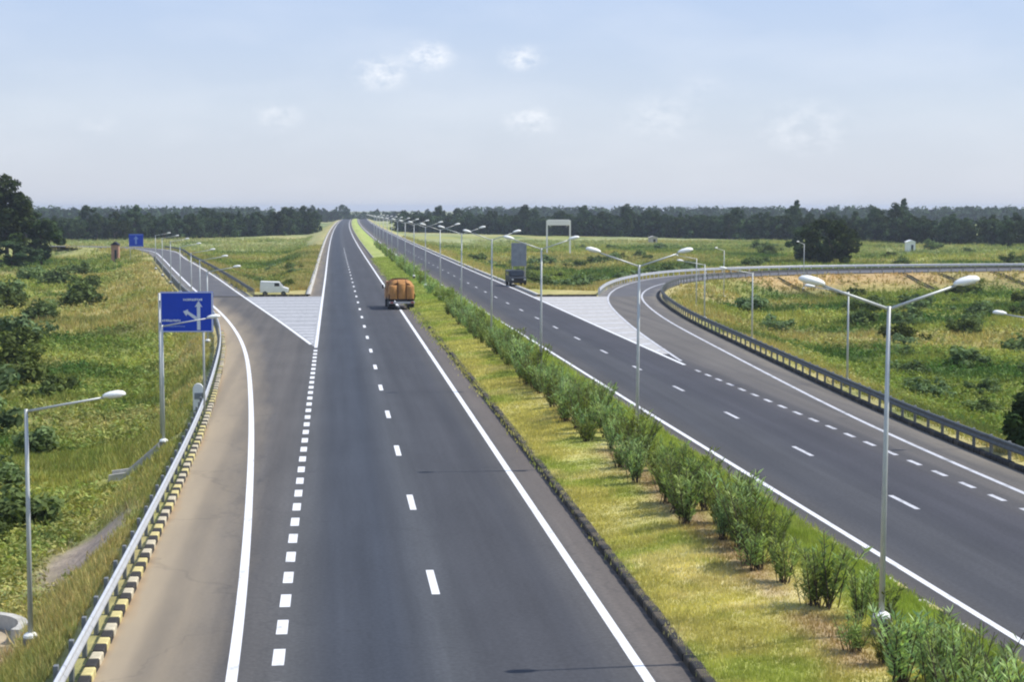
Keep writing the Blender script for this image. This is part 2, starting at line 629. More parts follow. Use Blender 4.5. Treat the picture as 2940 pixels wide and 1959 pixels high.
XL_PATH = smooth_path([(-4.6, -60), (-4.8, 0), (-4.92, 34), (-5.12, 50), (-5.34, 66), (-5.68, 80), (-6.2, 94), (-7.1, 115), (-7.85, 127), (-9.4, 146),
                       (-11.2, 162), (-13.9, 180), (-18.4, 214), (-26, 276), (-34.5, 345), (-41.4, 394), (-51, 430), (-67, 449), (-91, 459),
                       (-140, 464.5), (-250, 468), (-600, 474)])
LEDGE = smooth_path([(-1.6, -60), (-1.75, 0), (-2.04, 34.8), (-2.28, 43.6), (-2.76, 57), (-3.44, 73.5), (-4.29, 91), (-5.51, 112.7), (-7.09, 132.4), (-9.56, 155.7),
                     (-12.5, 179), (-17, 214.3), (-24.6, 276), (-33, 345), (-39.8, 395), (-49.8, 431.5), (-66.5, 451), (-90.8, 461), (-140, 466.5),
                     (-250, 470), (-600, 476)])
LRR = smooth_path([(-1.24, 119.4), (-4.63, 149), (-9.59, 190), (-15.6, 240.8), (-20.2, 278), (-28.3, 341), (-35.2, 396), (-46, 434.5), (-64, 455.3), (-90, 466),
                   (-140, 471.5), (-250, 475), (-600, 481)])
ROUT = smooth_path([(21.6, -60), (22.2, 10), (22.67, 55.6), (23.0, 71.5), (23.87, 87), (25.87, 116.6), (28.06, 147), (31.1, 174.7), (34, 192.7), (39.3, 213),
                    (46.2, 229.5), (57.5, 243.5), (76, 254), (112, 261), (180, 263.5), (300, 264.5), (700, 266)])
RIN = smooth_path([(21.16, 103.8), (23.3, 134), (26.5, 167), (28.9, 184.5), (33.1, 205), (40.2, 228), (52, 250), (72, 263), (112, 269.5), (180, 271.8), (300, 272.8),
                   (700, 274)])


def x_on(Q, Y):
    i = np.argmax(Q[:, 1])                       # the part that runs forward
    return np.interp(Y, Q[:i + 1, 1], Q[:i + 1, 0])


GORE_L, GORE_R = 190.0, 187.0
RAIL_R = offset_path(ROUT, 2.1)
RAIL_BACK = offset_path(RIN, -1.0)


def rows(y0, y1, fine=1.5):
    ys, y = [y0], y0
    while y < y1:
        y += max(fine, abs(y) * 0.03)
        ys.append(min(y, y1))
    return np.array(ys)


def strip(name, ys, xl, xr, z, mat, parent=None, cols=10, lane=True, edge=None):
    """a sheet between two lines given as x(Y)"""
    ys = np.asarray(ys)
    L, Rr = np.asarray(xl(ys)), np.asarray(xr(ys))
    t = np.linspace(0, 1, cols)
    X = L[:, None] * (1 - t) + Rr[:, None] * t
    Y = np.repeat(ys[:, None], cols, 1)
    return sheet(name, X, Y, z, mat, parent, (X - bend(Y)) if lane else None, edge(X, L, Rr) if edge else None)


def sheet(name, X, Y, z, mat, parent=None, lane=None, edge=None):
    r, c = X.shape
    Z = np.full_like(X, z) if np.isscalar(z) else z
    V = np.stack([X, Y, Z], 2).reshape(-1, 3)
    i = np.arange(r * c).reshape(r, c)
    Fq = np.stack([i[:-1, :-1], i[:-1, 1:], i[1:, 1:], i[1:, :-1]], 2).reshape(-1, 4)
    me = mesh_np(name, V, Fq)
    for nm, arr in (("lane", lane), ("edge", edge)):
        if arr is not None:
            at = me.attributes.new(nm, 'FLOAT', 'POINT')
            at.data.foreach_set("value", arr.astype(np.float32).ravel())
    return link(name, me, mat, parent)


def path_sheet(name, A, B, z, mat, parent=None, cols=8, edge=True):
    n = max(len(A), len(B))
    A, B = resample(A, n=n), resample(B, n=n)
    t = np.linspace(0, 1, cols)[None, :, None]
    P = A[:, None, :] * (1 - t) + B[:, None, :] * t
    w = np.linalg.norm(B - A, axis=1)[:, None]
    e = np.minimum(t[:, :, 0] * w, (1 - t[:, :, 0]) * w) if edge else None
    return sheet(name, P[:, :, 0], P[:, :, 1], z, mat, parent, None, e)


def ribbon(name, Q, w, z, mat, parent):
    a, b = offset_path(Q, -w / 2), offset_path(Q, w / 2)
    X = np.stack([a[:, 0], b[:, 0]], 1)
    Y = np.stack([a[:, 1], b[:, 1]], 1)
    return sheet(name, X, Y, z, mat, parent)


def line_path(fx, y0, y1):
    ys = rows(y0, y1, 3.0)
    return np.stack([fx(ys), ys], 1)


def clip_path(Q, y0, y1):
    return Q[(Q[:, 1] >= y0) & (Q[:, 1] <= y1)]


# ---------------------------------------------------------------- the ground
def pave_samples():
    S = []
    ys = np.r_[np.arange(-60, 600, 1.5), np.arange(600, 2600, 6)]
    for y in ys:
        l = float(x_on(XL_PATH, y)) if y <= GORE_L else float(xL2(y)) - 1.6
        r = float(x_on(RAIL_R, y)) if y <= GORE_R else float(xRO(y)) + 0.8
        S.append(((l + r) / 2, y, (r - l) / 2))
    a, b = resample(XL_PATH[XL_PATH[:, 1] > 185], 1.5), None
    lr = resample(LRR[LRR[:, 1] > 185], n=len(a))
    for p, q in zip(a, lr):
        c = (p + q) / 2
        S.append((c[0], c[1], np.linalg.norm(p - q) / 2 + .3))
    o = RAIL_R[RAIL_R[:, 1] > 175]
    o = resample(o, 1.5)
    i_ = resample(RAIL_BACK[RAIL_BACK[:, 1] > 180], n=len(o))
    for p, q in zip(o, i_):
        c = (p + q) / 2
        S.append((c[0], c[1], np.linalg.norm(p - q) / 2))
    return np.array(S)


PAVE = pave_samples()


def pave_dist(x, y):
    x, y = np.asarray(x, float).ravel(), np.asarray(y, float).ravel()
    d = np.full(len(x), 1e9)
    for i in range(0, len(x), 4000):
        dx = x[i:i + 4000, None] - PAVE[None, :, 0]
        dy = y[i:i + 4000, None] - PAVE[None, :, 1]
        d[i:i + 4000] = np.minimum(d[i:i + 4000], (np.sqrt(dx * dx + dy * dy) - PAVE[None, :, 2]).min(1))
    return d


FIELD = -2.5


def ground_z(x, y, d=None):
    x, y = np.asarray(x, float), np.asarray(y, float)
    sh = x.shape
    xf, yf = x.ravel(), y.ravel()
    if d is None:
        d = pave_dist(xf, yf)
    drop = np.interp(d, [-1, 1.2, 2.2, 8.2, 11], [-.12, -.12, -.30, FIELD + .25, FIELD])
    steep = np.interp(d, [-1, .9, 1.3, 3.2, 6.5, 11], [-.12, -.12, -.35, -2.0, FIELD, FIELD])      # steeper bank left of the highway
    kk = sstep(xf, -3.0, -5.0) * sstep(yf, 175, 130)
    drop = drop * (1 - kk) + steep * kk
    rough = np.clip((d - 1.2) / 3, 0, 1)
    z = drop + rough * ((fbm(xf, yf, 9, 1) - .5) * .9 + (fbm(xf, yf, 45, 5) - .5) * 1.0 * np.clip(d / 20, 0, 1))
    return z.reshape(sh)


def gz(x, y):
    return float(ground_z(np.array([x]), np.array([y]))[0])


def axis(fine0, fine1, step, lo, hi, g=1.12):
    a = list(np.arange(fine0, fine1 + step, step))
    s, v = step, a[-1]
    while v < hi:
        s *= g
        v += s
        a.append(min(v, hi))
    s, v = step, a[0]
    pre = []
    while v > lo:
        s *= g
        v -= s
        pre.append(max(v, lo))
    return np.array(pre[::-1] + a)


GX = axis(-45, 62, 0.8, -9000, 9000)
GY = axis(22, 290, 1.0, -120, 9000)
TX, TY = np.meshgrid(GX, GY)
TD = pave_dist(TX, TY).reshape(TX.shape)
TZ = ground_z(TX, TY, TD.ravel()).reshape(TX.shape)


def ground_tone(x, y, d):
    """plant cover colour by place: greens and dry olive in patches, dry soil on verges and the loop bank"""
    g = np.zeros(x.shape + (3,)) + np.array((.160, .195, .050))
    g = mixc(g, (.235, .255, .070), sstep(fbm(x, y, 26, 2), .44, .60))
    g = mixc(g, (.065, .115, .030), sstep(fbm(x, y, 14, 8), .50, .64))
    g = mixc(g, (.30, .27, .11), sstep(fbm(x, y, 33, 21), .53, .68) * .8)
    far = sstep(y, 330, 600)
    strp = sstep(fbm(x * .25, y, 30, 31), .40, .62)
    g = mixc(g, (.24, .27, .12), far * strp * .8)
    verge = sstep(d, 7.0, 1.0)
    g = mixc(g, (.29, .27, .11), verge * (0.35 + .65 * sstep(fbm(x, y, 10, 14), .40, .60)))
    bank = sstep(d, 11, 2) * sstep(x, 46, 62) * sstep(y, 215, 235) * sstep(y, 275, 262)
    g = mixc(g, (.34, .255, .115), bank * (.30 + .60 * sstep(fbm(x, y, 12, 40), .38, .58)))
    # bare gravelly ground on the bank left of the highway
    r = np.hypot((x + 7.9) / 1.5, (y - 56.5) / 4.6)
    g = mixc(g, (.25, .215, .165), sstep(r, 1.25, .6) * .95)
    r = np.hypot((x + 9.6) / 1.6, (y - 45.5) / 2.4)
    g = mixc(g, (.33, .27, .18), sstep(r, 1.2, .6) * .8)
    return g * np.array((1.46, 1.34, 1.42))


tone = ground_tone(TX, TY, TD)
i = np.arange(TX.size).reshape(TX.shape)
Fq = np.stack([i[:-1, :-1], i[:-1, 1:], i[1:, 1:], i[1:, :-1]], 2).reshape(-1, 4)
ground = link("ground", mesh_np("ground", np.stack([TX, TY, TZ], 2).reshape(-1, 3), Fq, tone.reshape(-1, 3), smooth=True), M['ground'])
tag(ground, "rolling green ground with grass and weeds around the highway", None, None, "structure")

# ---------------------------------------------------------------- carriageways
road_l = empty("road")
tag(road_l, "left carriageway of dark asphalt with dusty shoulder and exit ramp mouth", None, None, "structure")
ys_a = rows(-60, GORE_L)
strip("asphalt_surface", ys_a, lambda Y: x_on(XL_PATH, Y), xK, 0.0, M['asphalt_l'], road_l, 24, True, lambda X, L, Q: X - L[:, None])
ys_b = rows(GORE_L, 2600)
strip("asphalt_surface", ys_b, lambda Y: xL2(Y) - 1.55, xK, 0.0, M['asphalt_l'], road_l, 16, True, lambda X, L, Q: (X - L[:, None]) * 1.0 + 1.2)
road_r = empty("road")
tag(road_r, "right carriageway of dark asphalt with merging ramp beyond the shrubs", None, None, "structure")
ys_c = rows(-60, GORE_R)
strip("asphalt_surface", ys_c, xKR, lambda Y: x_on(RAIL_R, Y), 0.0, M['asphalt_r'], road_r, 22, True, lambda X, L, Q: Q[:, None] - X)
ys_d = rows(GORE_R, 2600)
strip("asphalt_surface", ys_d, xKR, lambda Y: xRO(Y) + .7, 0.0, M['asphalt_r'], road_r, 14, True, lambda X, L, Q: (Q[:, None] - X) + .6)
ramp_l = empty("ramp_road")
tag(ramp_l, "exit ramp of grey asphalt bending away to the left beyond the blue sign", None, None, "structure")
path_sheet("asphalt_surface", XL_PATH[XL_PATH[:, 1] > GORE_L], offset_path(LRR, .9)[LRR[:, 1] > GORE_L], -0.004, M['asphalt_ramp'], ramp_l)
ramp_r = empty("ramp_road")
tag(ramp_r, "curving ramp of grey asphalt joining the right carriageway", None, None, "structure")
path_sheet("asphalt_surface", RAIL_BACK[RIN[:, 1] > GORE_R - 1], RAIL_R[RAIL_R[:, 1] > GORE_R - 6], -0.004, M['asphalt_ramp'], ramp_r)

# painted lines
ribbon("edge_line", LEDGE[LEDGE[:, 1] < 470], .23, .008, M['line'], road_l)
ribbon("edge_line", line_path(xRE, -60, 2500), .22, .008, M['line'], road_l)
ribbon("edge_line", line_path(xL2, 119.5, 2500), .22, .012, M['line'], road_l)
ribbon("edge_line", LRR[2:], .22, .008, M['line'], road_l)
ribbon("edge_line", line_path(xRI, -60, 2500), .19, .008, M['line'], road_r)
ribbon("edge_line", line_path(xRO, 104, 2500), .22, .012, M['line'], road_r)
ribbon("edge_line", ROUT[2:], .20, .008, M['line_old'], road_r)
ribbon("edge_line", RIN[2:], .20, .008, M['line_old'], road_r)


def dashes(fx, y0, period, length, w, n, mat, parent):
    me = None
    for k in range(n):
        y = y0 + k * period
        x = float(fx(y))
        dx = float(fx(y + length)) - x
        if me is None:
            me = mesh_np("lane_dash", [(-w / 2, -length / 2, 0), (w / 2, -length / 2, 0), (w / 2, length / 2, 0), (-w / 2, length / 2, 0)], [[0, 1, 2, 3]])
            me.materials.append(mat)
        link("lane_dash", me, None, parent, (x, y, .008), (0, 0, -math.atan2(dx, length)))


dashes(xLD, 43.75 - 24.3, 12.15, 2.9, .20, 34, M['line'], road_l)
dashes(xL2, 36.6 - 2.68 * 6, 2.68, 1.36, .25, 37, M['line'], road_l)
dashes(xRD, 54.3 - 24.0, 12.0, 2.7, .18, 32, M['line_old'], road_r)
dashes(xRO, 54.84 - 2.66 * 7, 2.66, 1.3, .20, 25, M['line_old'], road_r)

# painted gore areas with cross bars
gore_l = strip("gore_paint", np.linspace(122.5, GORE_L - .2, 40), lambda Y: x_on(LRR, Y) + .12, lambda Y: xL2(Y) - .12, .004, M['gore'], road_l, 6)
for k in range(15):
    y = 121.2 + k * 4.7 * (0.62 if k < 5 else 1)
    y = 121.2 + 3.1 * k if k < 6 else 139.8 + (k - 6) * 5.4
    a, b = float(x_on(LRR, y)) + .25, float(xL2(y)) - .25
    link("gore_bar", mesh_np("gore_bar", [(a, y, .010), (b, y, .010), (b, y + .8, .010), (a - .08, y + .8, .010)], [[0, 1, 2, 3]]), M['gore_bar'], road_l)
strip("gore_paint", np.linspace(112, GORE_R - .2, 40), lambda Y: xRO(Y) + .12, lambda Y: x_on(RIN, Y) - .12, .004, M['gore_r'], road_r, 6)
for k in range(13):
    y = 114 + k * 5.6
    a, b = float(xRO(y)) + .2, float(x_on(RIN, y)) - .2
    link("gore_bar", mesh_np("gore_bar", [(a, y, .010), (b, y + .9, .010), (b, y + 1.8, .010), (a, y + .9, .010)], [[0, 1, 2, 3]]), M['gore_bar'], road_r)

# ---------------------------------------------------------------- median strip
ys_m = rows(-60, 2500, 1.0)
t = np.linspace(0, 1, 20)
ML, MR = xK(ys_m) + .24, xKR(ys_m) - .24
MX = ML[:, None] * (1 - t) + MR[:, None] * t
MY = np.repeat(ys_m[:, None], 20, 1)


def median_z(x, y, l, r):
    u = (x - l) / (r - l)
    return .13 + .28 * np.sin(np.pi * np.clip(u, 0, 1)) + (fbm(x, y, 2.2, 9) - .5) * .10


MZ = median_z(MX, MY, ML[:, None], MR[:, None])


def median_tone(x, y, u):
    g = np.zeros(x.shape + (3,)) + np.array((.38, .345, .13))
    g = mixc(g, (.24, .28, .07), sstep(fbm(x, y, 3.5, 50), .45, .62) * .8)
    g = mixc(g, (.48, .42, .22), sstep(fbm(x, y, 2.0, 55), .55, .70) * .8)
    g = mixc(g, (.22, .28, .06), sstep(u, .55, .78) * .8)
    soil = np.exp(-((u - .47) / .10) ** 2) * sstep(fbm(x, y, 4, 61), .36, .56) * sstep(y, 130, 60)
    g = mixc(g, (.26, .18, .11), soil * .9)
    g = mixc(g, (.24, .30, .085), sstep(y, 90, 200) * .7)
    return g * np.array((1.38, 1.36, 1.30))


mt = median_tone(MX, MY, np.repeat(t[None], len(ys_m), 0))
i = np.arange(MX.size).reshape(MX.shape)
Fq = np.stack([i[:-1, :-1], i[:-1, 1:], i[1:, 1:], i[1:, :-1]], 2).reshape(-1, 4)
median = link("median_strip", mesh_np("median_strip", np.stack([MX, MY, MZ], 2).reshape(-1, 3), Fq, mt.reshape(-1, 3), smooth=True), M['ground'])
tag(median, "dry grassy median strip between the two carriageways", None, None, "structure")

# ---------------------------------------------------------------- kerbs, stone by stone
STONE = MB().box((0, 0, 0), (.24, .60, .30), ch=.025).mesh("kerb_stone")


def stone_mesh(mat):
    me = STONE.copy()
    me.materials.append(mat)
    return me


ST = {k: stone_mesh(M[k]) for k in ('yellow', 'cream', 'black', 'kerb_w', 'concrete')}


def kerb_run(label, path, palette, zc, jitter=.012):
    k = empty("kerb")
    tag(k, label, None, None, "structure")
    Q = resample(path, .625)
    for j in range(len(Q) - 1):
        c = (Q[j] + Q[j + 1]) / 2
        d = Q[j + 1] - Q[j]
        o = link("kerb_stone", ST[palette(j)], None, k, (c[0] + random.uniform(-jitter, jitter), c[1], zc + random.uniform(-jitter, jitter)),
                 (0, random.uniform(-.02, .02), -math.atan2(d[0], d[1]) + random.uniform(-.02, .02)))
    return k


def pal_yb(j):
    return 'black' if j % 2 else ('yellow' if random.random() < .6 else 'cream')


def pal_bw(j):
    return 'black' if j % 2 else 'kerb_w'


def pal_y(j):
    return ('yellow', 'cream', 'yellow', 'concrete')[j % 4] if (j // 2) % 2 else 'black'


kl = XL_PATH[(XL_PATH[:, 1] > 14) & (XL_PATH[:, 1] < 135)]
kerb_run("kerb of black and yellow painted stones under the left guardrail", kl + np.array([.0, 0]), pal_yb, .02)
kerb_run("kerb of black and darkened white stones along the truck side of the median", np.stack([xK(np.arange(16, 196, 1.)) + .12, np.arange(16, 196, 1.)], 1), pal_bw, .03)
kerb_run("kerb of faded yellow stones half overgrown along the shrub side of the median",
         np.stack([xKR(np.arange(20, 196, 1.)) - .12, np.arange(20, 196, 1.)], 1), pal_y, .0)
kerb_run("short kerb of black and white stones closing the left painted gore", np.array([(-8.6, 190.4), (-3.0, 190.4)]), pal_bw, .06)
kerb_run("short kerb of black and white stones closing the right painted gore", np.array([(22.2, 187.4), (28.2, 187.4)]), pal_bw, .06)


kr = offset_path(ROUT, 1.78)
kerb_run("kerb of mostly black stones below the shaded guardrail of the merge ramp", kr[(kr[:, 1] > 38) & (kr[:, 1] < 196)], lambda j: 'black' if j % 5 else 'kerb_w', .03)  # added black stones, giving a dark band below the rail


def kerb_strip(label, fx, y0, y1, mat, w=.24):
    ys = rows(y0, y1, 4)
    a, b = fx(ys), fx(ys) + w
    X = np.stack([a, a, b, b], 1)
    Y = np.repeat(ys[:, None], 4, 1)
    Z = np.repeat(np.array([[-.1, .16, .16, -.1]]), len(ys), 0)
    o = sheet("kerb", X, Y, Z, mat)
    tag(o, label, None, None, "structure")


kerb_strip("plain concrete kerb continuing along the median far beyond the truck", xK, 196, 2500, M['concrete_d'])
kerb_strip("plain concrete kerb on the far median edge beside the right carriageway", lambda y: xKR(y) - .24, 196, 2500, M['concrete_d'])
kerb_strip("pale concrete kerb along the outer shoulder past the left gore", lambda y: xL2(y) - 1.85, 192, 1400, M['concrete'], .5)
kerb_strip("pale concrete kerb along the outer shoulder past the right gore", lambda y: xRO(y) + .7, 189, 1400, M['concrete'], .4)

# ---------------------------------------------------------------- guardrails
PROFILE = [(0, .43), (.05, .46), (.05, .52), (0, .57), (0, .62), (.05, .67), (.05, .73), (0, .76)]
POST = MB().box((0, 0, .18), (.10, .14, 1.16), ch=.012).mesh("post")


def guardrail(label, path, face, pm='post', rm='galv', lift=0.0, post_step=2.0, cap=None):
    """W-beam rail in 4 m panels; face=+1 when the road is right of the path direction"""
    root = empty("guardrail", (path[0][0], path[0][1], 0))
    tag(root, label, "guardrail")
    Q = resample(path, post_step)
    ox, oy = path[0]
    pmesh = POST.copy()
    pmesh.materials.append(M[pm])
    O = offset_path(Q, 0)
    tng = np.gradient(Q, axis=0)
    tng /= np.linalg.norm(tng, axis=1)[:, None]
    nrm = np.stack([tng[:, 1], -tng[:, 0]], 1) * face
    for j in range(0, len(Q) - 2, 2):
        V, Fc = [], []
        n = len(PROFILE)
        gap = .012
        for q, s in ((j, gap), (j + 1, 0), (j + 2, -gap)):
            base = Q[q] + tng[q] * s
            for o_, z in PROFILE:
                p = base + nrm[q] * o_
                V.append((p[0] - ox, p[1] - oy, z + lift))
            for o_, z in reversed(PROFILE):
                p = base + nrm[q] * (o_ - .012)
                V.append((p[0] - ox, p[1] - oy, z + lift))
        m2 = 2 * n
        for r in range(2):
            for a in range(m2):
                b = (a + 1) % m2
                Fc.append((r * m2 + a, r * m2 + b, (r + 1) * m2 + b, (r + 1) * m2 + a))
        me = mesh_np("rail_panel", V, Fc)
        link("rail_panel", me, M[rm], root)
    for j in range(len(Q)):
        p = Q[j] - nrm[j] * .13
        link("post", pmesh, None, root, (p[0] - ox, p[1] - oy, lift), (random.uniform(-.02, .02), random.uniform(-.02, .02), -math.atan2(tng[j][0], tng[j][1])))
    return root


left_rail_path = offset_path(XL_PATH, -.22)
guardrail("pale steel guardrail above the black and yellow kerb stones", left_rail_path[(XL_PATH[:, 1] > 12) & (XL_PATH[:, 1] < 330)], 1)
rp = RAIL_R[(RAIL_R[:, 1] > 20) & (RAIL_R[:, 0] < 150)]
guardrail("shaded dark guardrail along the inside of the curving merge ramp", rp, -1, 'post', 'galv_dark')
bp = RAIL_BACK[(RAIL_BACK[:, 1] > 189) & (RAIL_BACK[:, 0] < 160)]
guardrail("pale guardrail with white posts round the outside of the curving merge ramp", bp, 1, 'galv', 'galv')
lrp = offset_path(LRR, 1.15)
guardrail("guardrail of shade-darkened steel between the exit ramp and the green wedge", lrp[(LRR[:, 1] > 192) & (LRR[:, 1] < 420)], -1, 'post', 'galv_dark')

# ---------------------------------------------------------------- street lamps


def lamp_head_mesh():
    mb = MB()
    prof = [(0, .05, .045), (.05, .09, .075), (.18, .135, .11), (.38, .145, .12), (.50, .11, .09), (.56, .04, .04)]
    n = 10
    vs_, fs = [], []
    for x, ry, rz in prof:
        for k in range(n):
            a = 2 * math.pi * k / n
            z = math.sin(a) * rz
            vs_.append((x, math.cos(a) * ry, z if z > 0 else z * .45))
    for i_ in range(len(prof) - 1):
        for k in range(n):
            fs.append((i_ * n + k, i_ * n + (k + 1) % n, (i_ + 1) * n + (k + 1) % n, (i_ + 1) * n + k))
    fs += [tuple(range(n)), tuple(range((len(prof) - 1) * n, len(prof) * n))]
    return mb.add(vs_, fs).mesh("lamp_head", True)


def lamp_glass_mesh():
    return MB().box((.29, 0, -.04), (.30, .18, .04), ch=.012).mesh("lamp_glass")


HEAD, GLASS = lamp_head_mesh(), lamp_glass_mesh()
HEAD.materials.append(M['head'])
GLASS.materials.append(M['glass'])


def make_lamp(name, h, arms, base_h, reach=1.38, rise=.40):
    root = empty(name)
    MB().tube([(0, 0, base_h), (0, 0, base_h + (h - base_h) * .5), (0, 0, h)], [.068, .056, .044], 8).build("pole", M['pole'], root, True)
    ped = MB().box((0, 0, base_h / 2 - .45), (.34, .34, base_h + .9), ch=.03).build("pedestal", M['concrete_d'], root)
    MB().tube([(0, 0, base_h - .01), (0, 0, base_h + .05), (0, 0, base_h + .11)], [.19, .18, .10], 10).build("collar", M['head'], root)
    if base_h > .45:
        MB().box((0, -.22, base_h - .24), (.24, .12, .36), ch=.02).build("junction_box", M['box_dark'], root)
    for s in arms:
        ang = math.atan2(rise, reach)
        MB().tube([(0, 0, h - .06), (s * reach * .5, 0, h - .02 + rise * .48), (s * reach, 0, h + rise)], [.036, .032, .028], 6).build("arm", M['pole'], root, True)
        hd = link("lamp_head", HEAD, None, root, (s * (reach - .04), 0, h + rise + .02), (0, -ang * .75, 0) if s > 0 else (0, -ang * .75, math.pi))
        if s < 0:
            hd.rotation_euler = Matrix.Rotation(math.pi, 4, 'Z').to_3x3().to_4x4().__matmul__(Matrix.Rotation(-ang * .75, 4, 'Y')).to_euler()
        link("lamp_glass", GLASS, None, hd)
    return root


lamp0 = make_lamp("street_lamp", 7.05, (-1, 1), .50, 1.45, .43)
lab_mid = "grey twin-arm street lamp standing among the median shrubs"
tag(lamp0, lab_mid, "street lamp", "twin-arm lamps in a row along the median")
LAMP_X = tab([(36, 11.42), (63, 10.92), (90, 10.65), (117, 10.5), (170, 10.35), (300, 10.1), (900, 10.1)])
lamp_y = [9.0, 35.5, 62.7] + [90.1 + 27 * k for k in range(14)]
for j, y in enumerate(lamp_y):
    o = lamp0 if j == 0 else copy_tree(lamp0)
    x = float(LAMP_X(y))
    o.location = (x, y, .33)
    o.rotation_euler = (random.uniform(-.004, .004), random.uniform(.0, .012), R(random.uniform(-3, 6)))


def side_lamp(x, y, ztop, s, rz, label, group):
    b = gz(x, y)
    o = make_lamp("street_lamp", ztop - b, (s,), .25, 1.90, .27)
    o.location = (x, y, b)
    o.rotation_euler = (0, 0, rz)
    tag(o, label, "street lamp", group)
    return o


side_lamp(-7.55, 44, 4.48, 1, .0, "single-arm street lamp with a tall grey pole beside the curved concrete drain wall", "single-arm lamps left of the exit ramp")
side_lamp(-7.15, 74.5, 4.55, 1, .0, "single-arm street lamp whose head overlaps the big blue sign", "single-arm lamps left of the exit ramp")
for x, y, zt in [(-8.9, 126, 5.0), (-11.2, 150, 5.1), (-13.9, 175, 5.1), (-17.1, 200, 5.2), (-20.5, 226, 5.3), (-24.0, 252, 5.3), (-27.6, 279, 5.3)]:
    side_lamp(x, y, zt, 1, -.15, "slim single-arm street lamp behind the rail of the exit ramp", "single-arm lamps left of the exit ramp")
for x, y, zt in [(28.1, 66.5, 5.0), (27.5, 92, 4.95), (29.5, 122, 4.9), (31.4, 147, 4.7), (35.9, 172, 4.5), (64.5, 237, 4.6), (47, 209, 4.4)]:
    side_lamp(x, y, zt, -1, 0.0 if y < 180 else .9, "slim single-arm street lamp inside the curve of the merge ramp", "single-arm lamps beside the merge ramp")

# ---------------------------------------------------------------- road signs


def arrow_outline(m, pts, w, y):
    pass


def big_sign():
    W_, H_ = 2.34, 1.82
    x0, y0, zb = -6.57, 80.0, 3.86
    root = empty("road_sign", (x0, y0, 0))
    tag(root, "big blue direction sign with white arrows on two tall posts", "road sign")
    MB().box((0, 0, zb + H_ / 2), (W_, .05, H_), ch=.01).build("panel", M['blue'], root)
    # pale border strips
    for nm, c, d in (("border", (0, -.032, zb + .035), (W_ - .02, .010, .035)), ("border", (0, -.032, zb + H_ - .035), (W_ - .02, .010, .035)),
                     ("border", (-W_ / 2 + .03, -.032, zb + H_ / 2), (.035, .010, H_ - .12)), ("border", (W_ / 2 - .04, -.032, zb + H_ / 2), (.06, .010, H_ - .12))):
        MB().box(c, d).build(nm, M['sign_white'], root)
    fy = -.034
    ax = -W_ / 2 + W_ * .725
    # through arrow
    mb = MB()
    mb.prism([(ax - .075, zb + .10), (ax + .075, zb + .10), (ax + .075, zb + 1.16), (ax + .17, zb + 1.13), (ax, zb + 1.42), (ax - .17, zb + 1.13), (ax - .075, zb + 1.16)], fy - .005, fy + .006)
    mb.build("through_arrow", M['sign_white'], root)
    mb = MB()
    bx, bz = ax - .075, zb + .60
    tx, tz = -W_ / 2 + W_ * .43, zb + .92
    mb.prism([(bx - .01, bz - .09), (bx - .01, bz + .09), (tx + .22, tz + .03), (tx + .22, tz + .11), (tx, tz + .02), (tx + .14, tz - .19), (tx + .19, tz - .10)], fy - .005, fy + .006)
    mb.build("exit_arrow", M['sign_white'], root)
    # rows of small print, too far off to read: short uneven marks
    rr = random.Random(3)
    for (cx, cz, ww, hh) in ((.25, 1.47, .80, .11), (-.70, .53, .80, .10), (-.62, .27, .95, .06)):
        x = cx - ww / 2
        word = MB()
        while x < cx + ww / 2:
            g_ = rr.uniform(.035, .07)
            word.box((x + g_ / 2, fy, zb + cz + rr.uniform(-.008, .008)), (g_, .010, hh * rr.uniform(.7, 1.0)))
            x += g_ + rr.uniform(.012, .03)
        word.build("lettering", M['sign_soft'] if hh < .1 else M['sign_white'], root)
    for px in (-1.22, .72):
        b = gz(x0 + px, y0 + .1)
        MB().tube([(px, .085, b - .3), (px, .085, zb + H_ - .05)], .05, 8).build("post", M['pole'], root, True)
    for zz in (zb + .4, zb + 1.4):
        MB().box((-.2, .045, zz), (W_ - .3, .035, .06)).build("bracket", M['galv_dark'], root)


big_sign()


def small_sign(name, label, x, y, w, h, zb, face, back, mark=True):
    root = empty(name, (x, y, 0))
    tag(root, label, "road sign")
    MB().box((0, 0, zb + h / 2), (w, .06, h), ch=.012).build("panel", M[face], root)
    if mark:
        mb = MB()
        mb.prism([(-.2, zb + .5), (.15, zb + .5), (.15, zb + h * .62), (.5, zb + h * .58), (0, zb + h * .85), (-.55, zb + h * .58), (-.2, zb + h * .62)], -.045, -.034)
        mb.build("arrow", M['sign_soft'], root)
        for zz in (.12, h - .12):
            MB().box((0, -.038, zb + zz), (w - .3, .010, .10)).build("border", M['sign_soft'], root)
    for px in (-w * .42, w * .42):
        b = gz(x + px, y)
        MB().tube([(px, .09, b - .2), (px, .09, zb + h)], .06, 6).build("post", M['pole'], root, True)


small_sign("road_sign", "small far blue sign on two posts at the bend of the exit ramp", -39.0, 356, 2.8, 2.5, 1.9, 'blue', 'blue')
small_sign("road_sign", "grey back of a tall sign on two posts above a dark bush", 22.9, 217, 1.9, 2.9, 2.3, 'sign_back', 'sign_back', False)

# white portal frame over the far field
gantry = empty("height_gauge", (58.0, 452, gz(58.0, 452)))
tag(gantry, "white portal frame standing far off before the dark trees", "gantry")
gzz = 6.5 - gz(58.0, 452)
for px in (-3.0, 3.0):
    MB().box((px, 0, gzz / 2 - .2), (.36, .36, gzz + .3), ch=.03).build("upright", M['head'], gantry)
MB().box((0, 0, gzz - .62), (5.62, .5, 1.45), ch=.04).build("beam", M['head'], gantry)
for px in (-2.4, 2.4):
    MB().box((px, 0, gzz - 1.25), (.10, .10, 1.2), Matrix.Rotation(R(-40 if px < 0 else 40), 3, 'Y')).build("brace", M['head'], gantry)

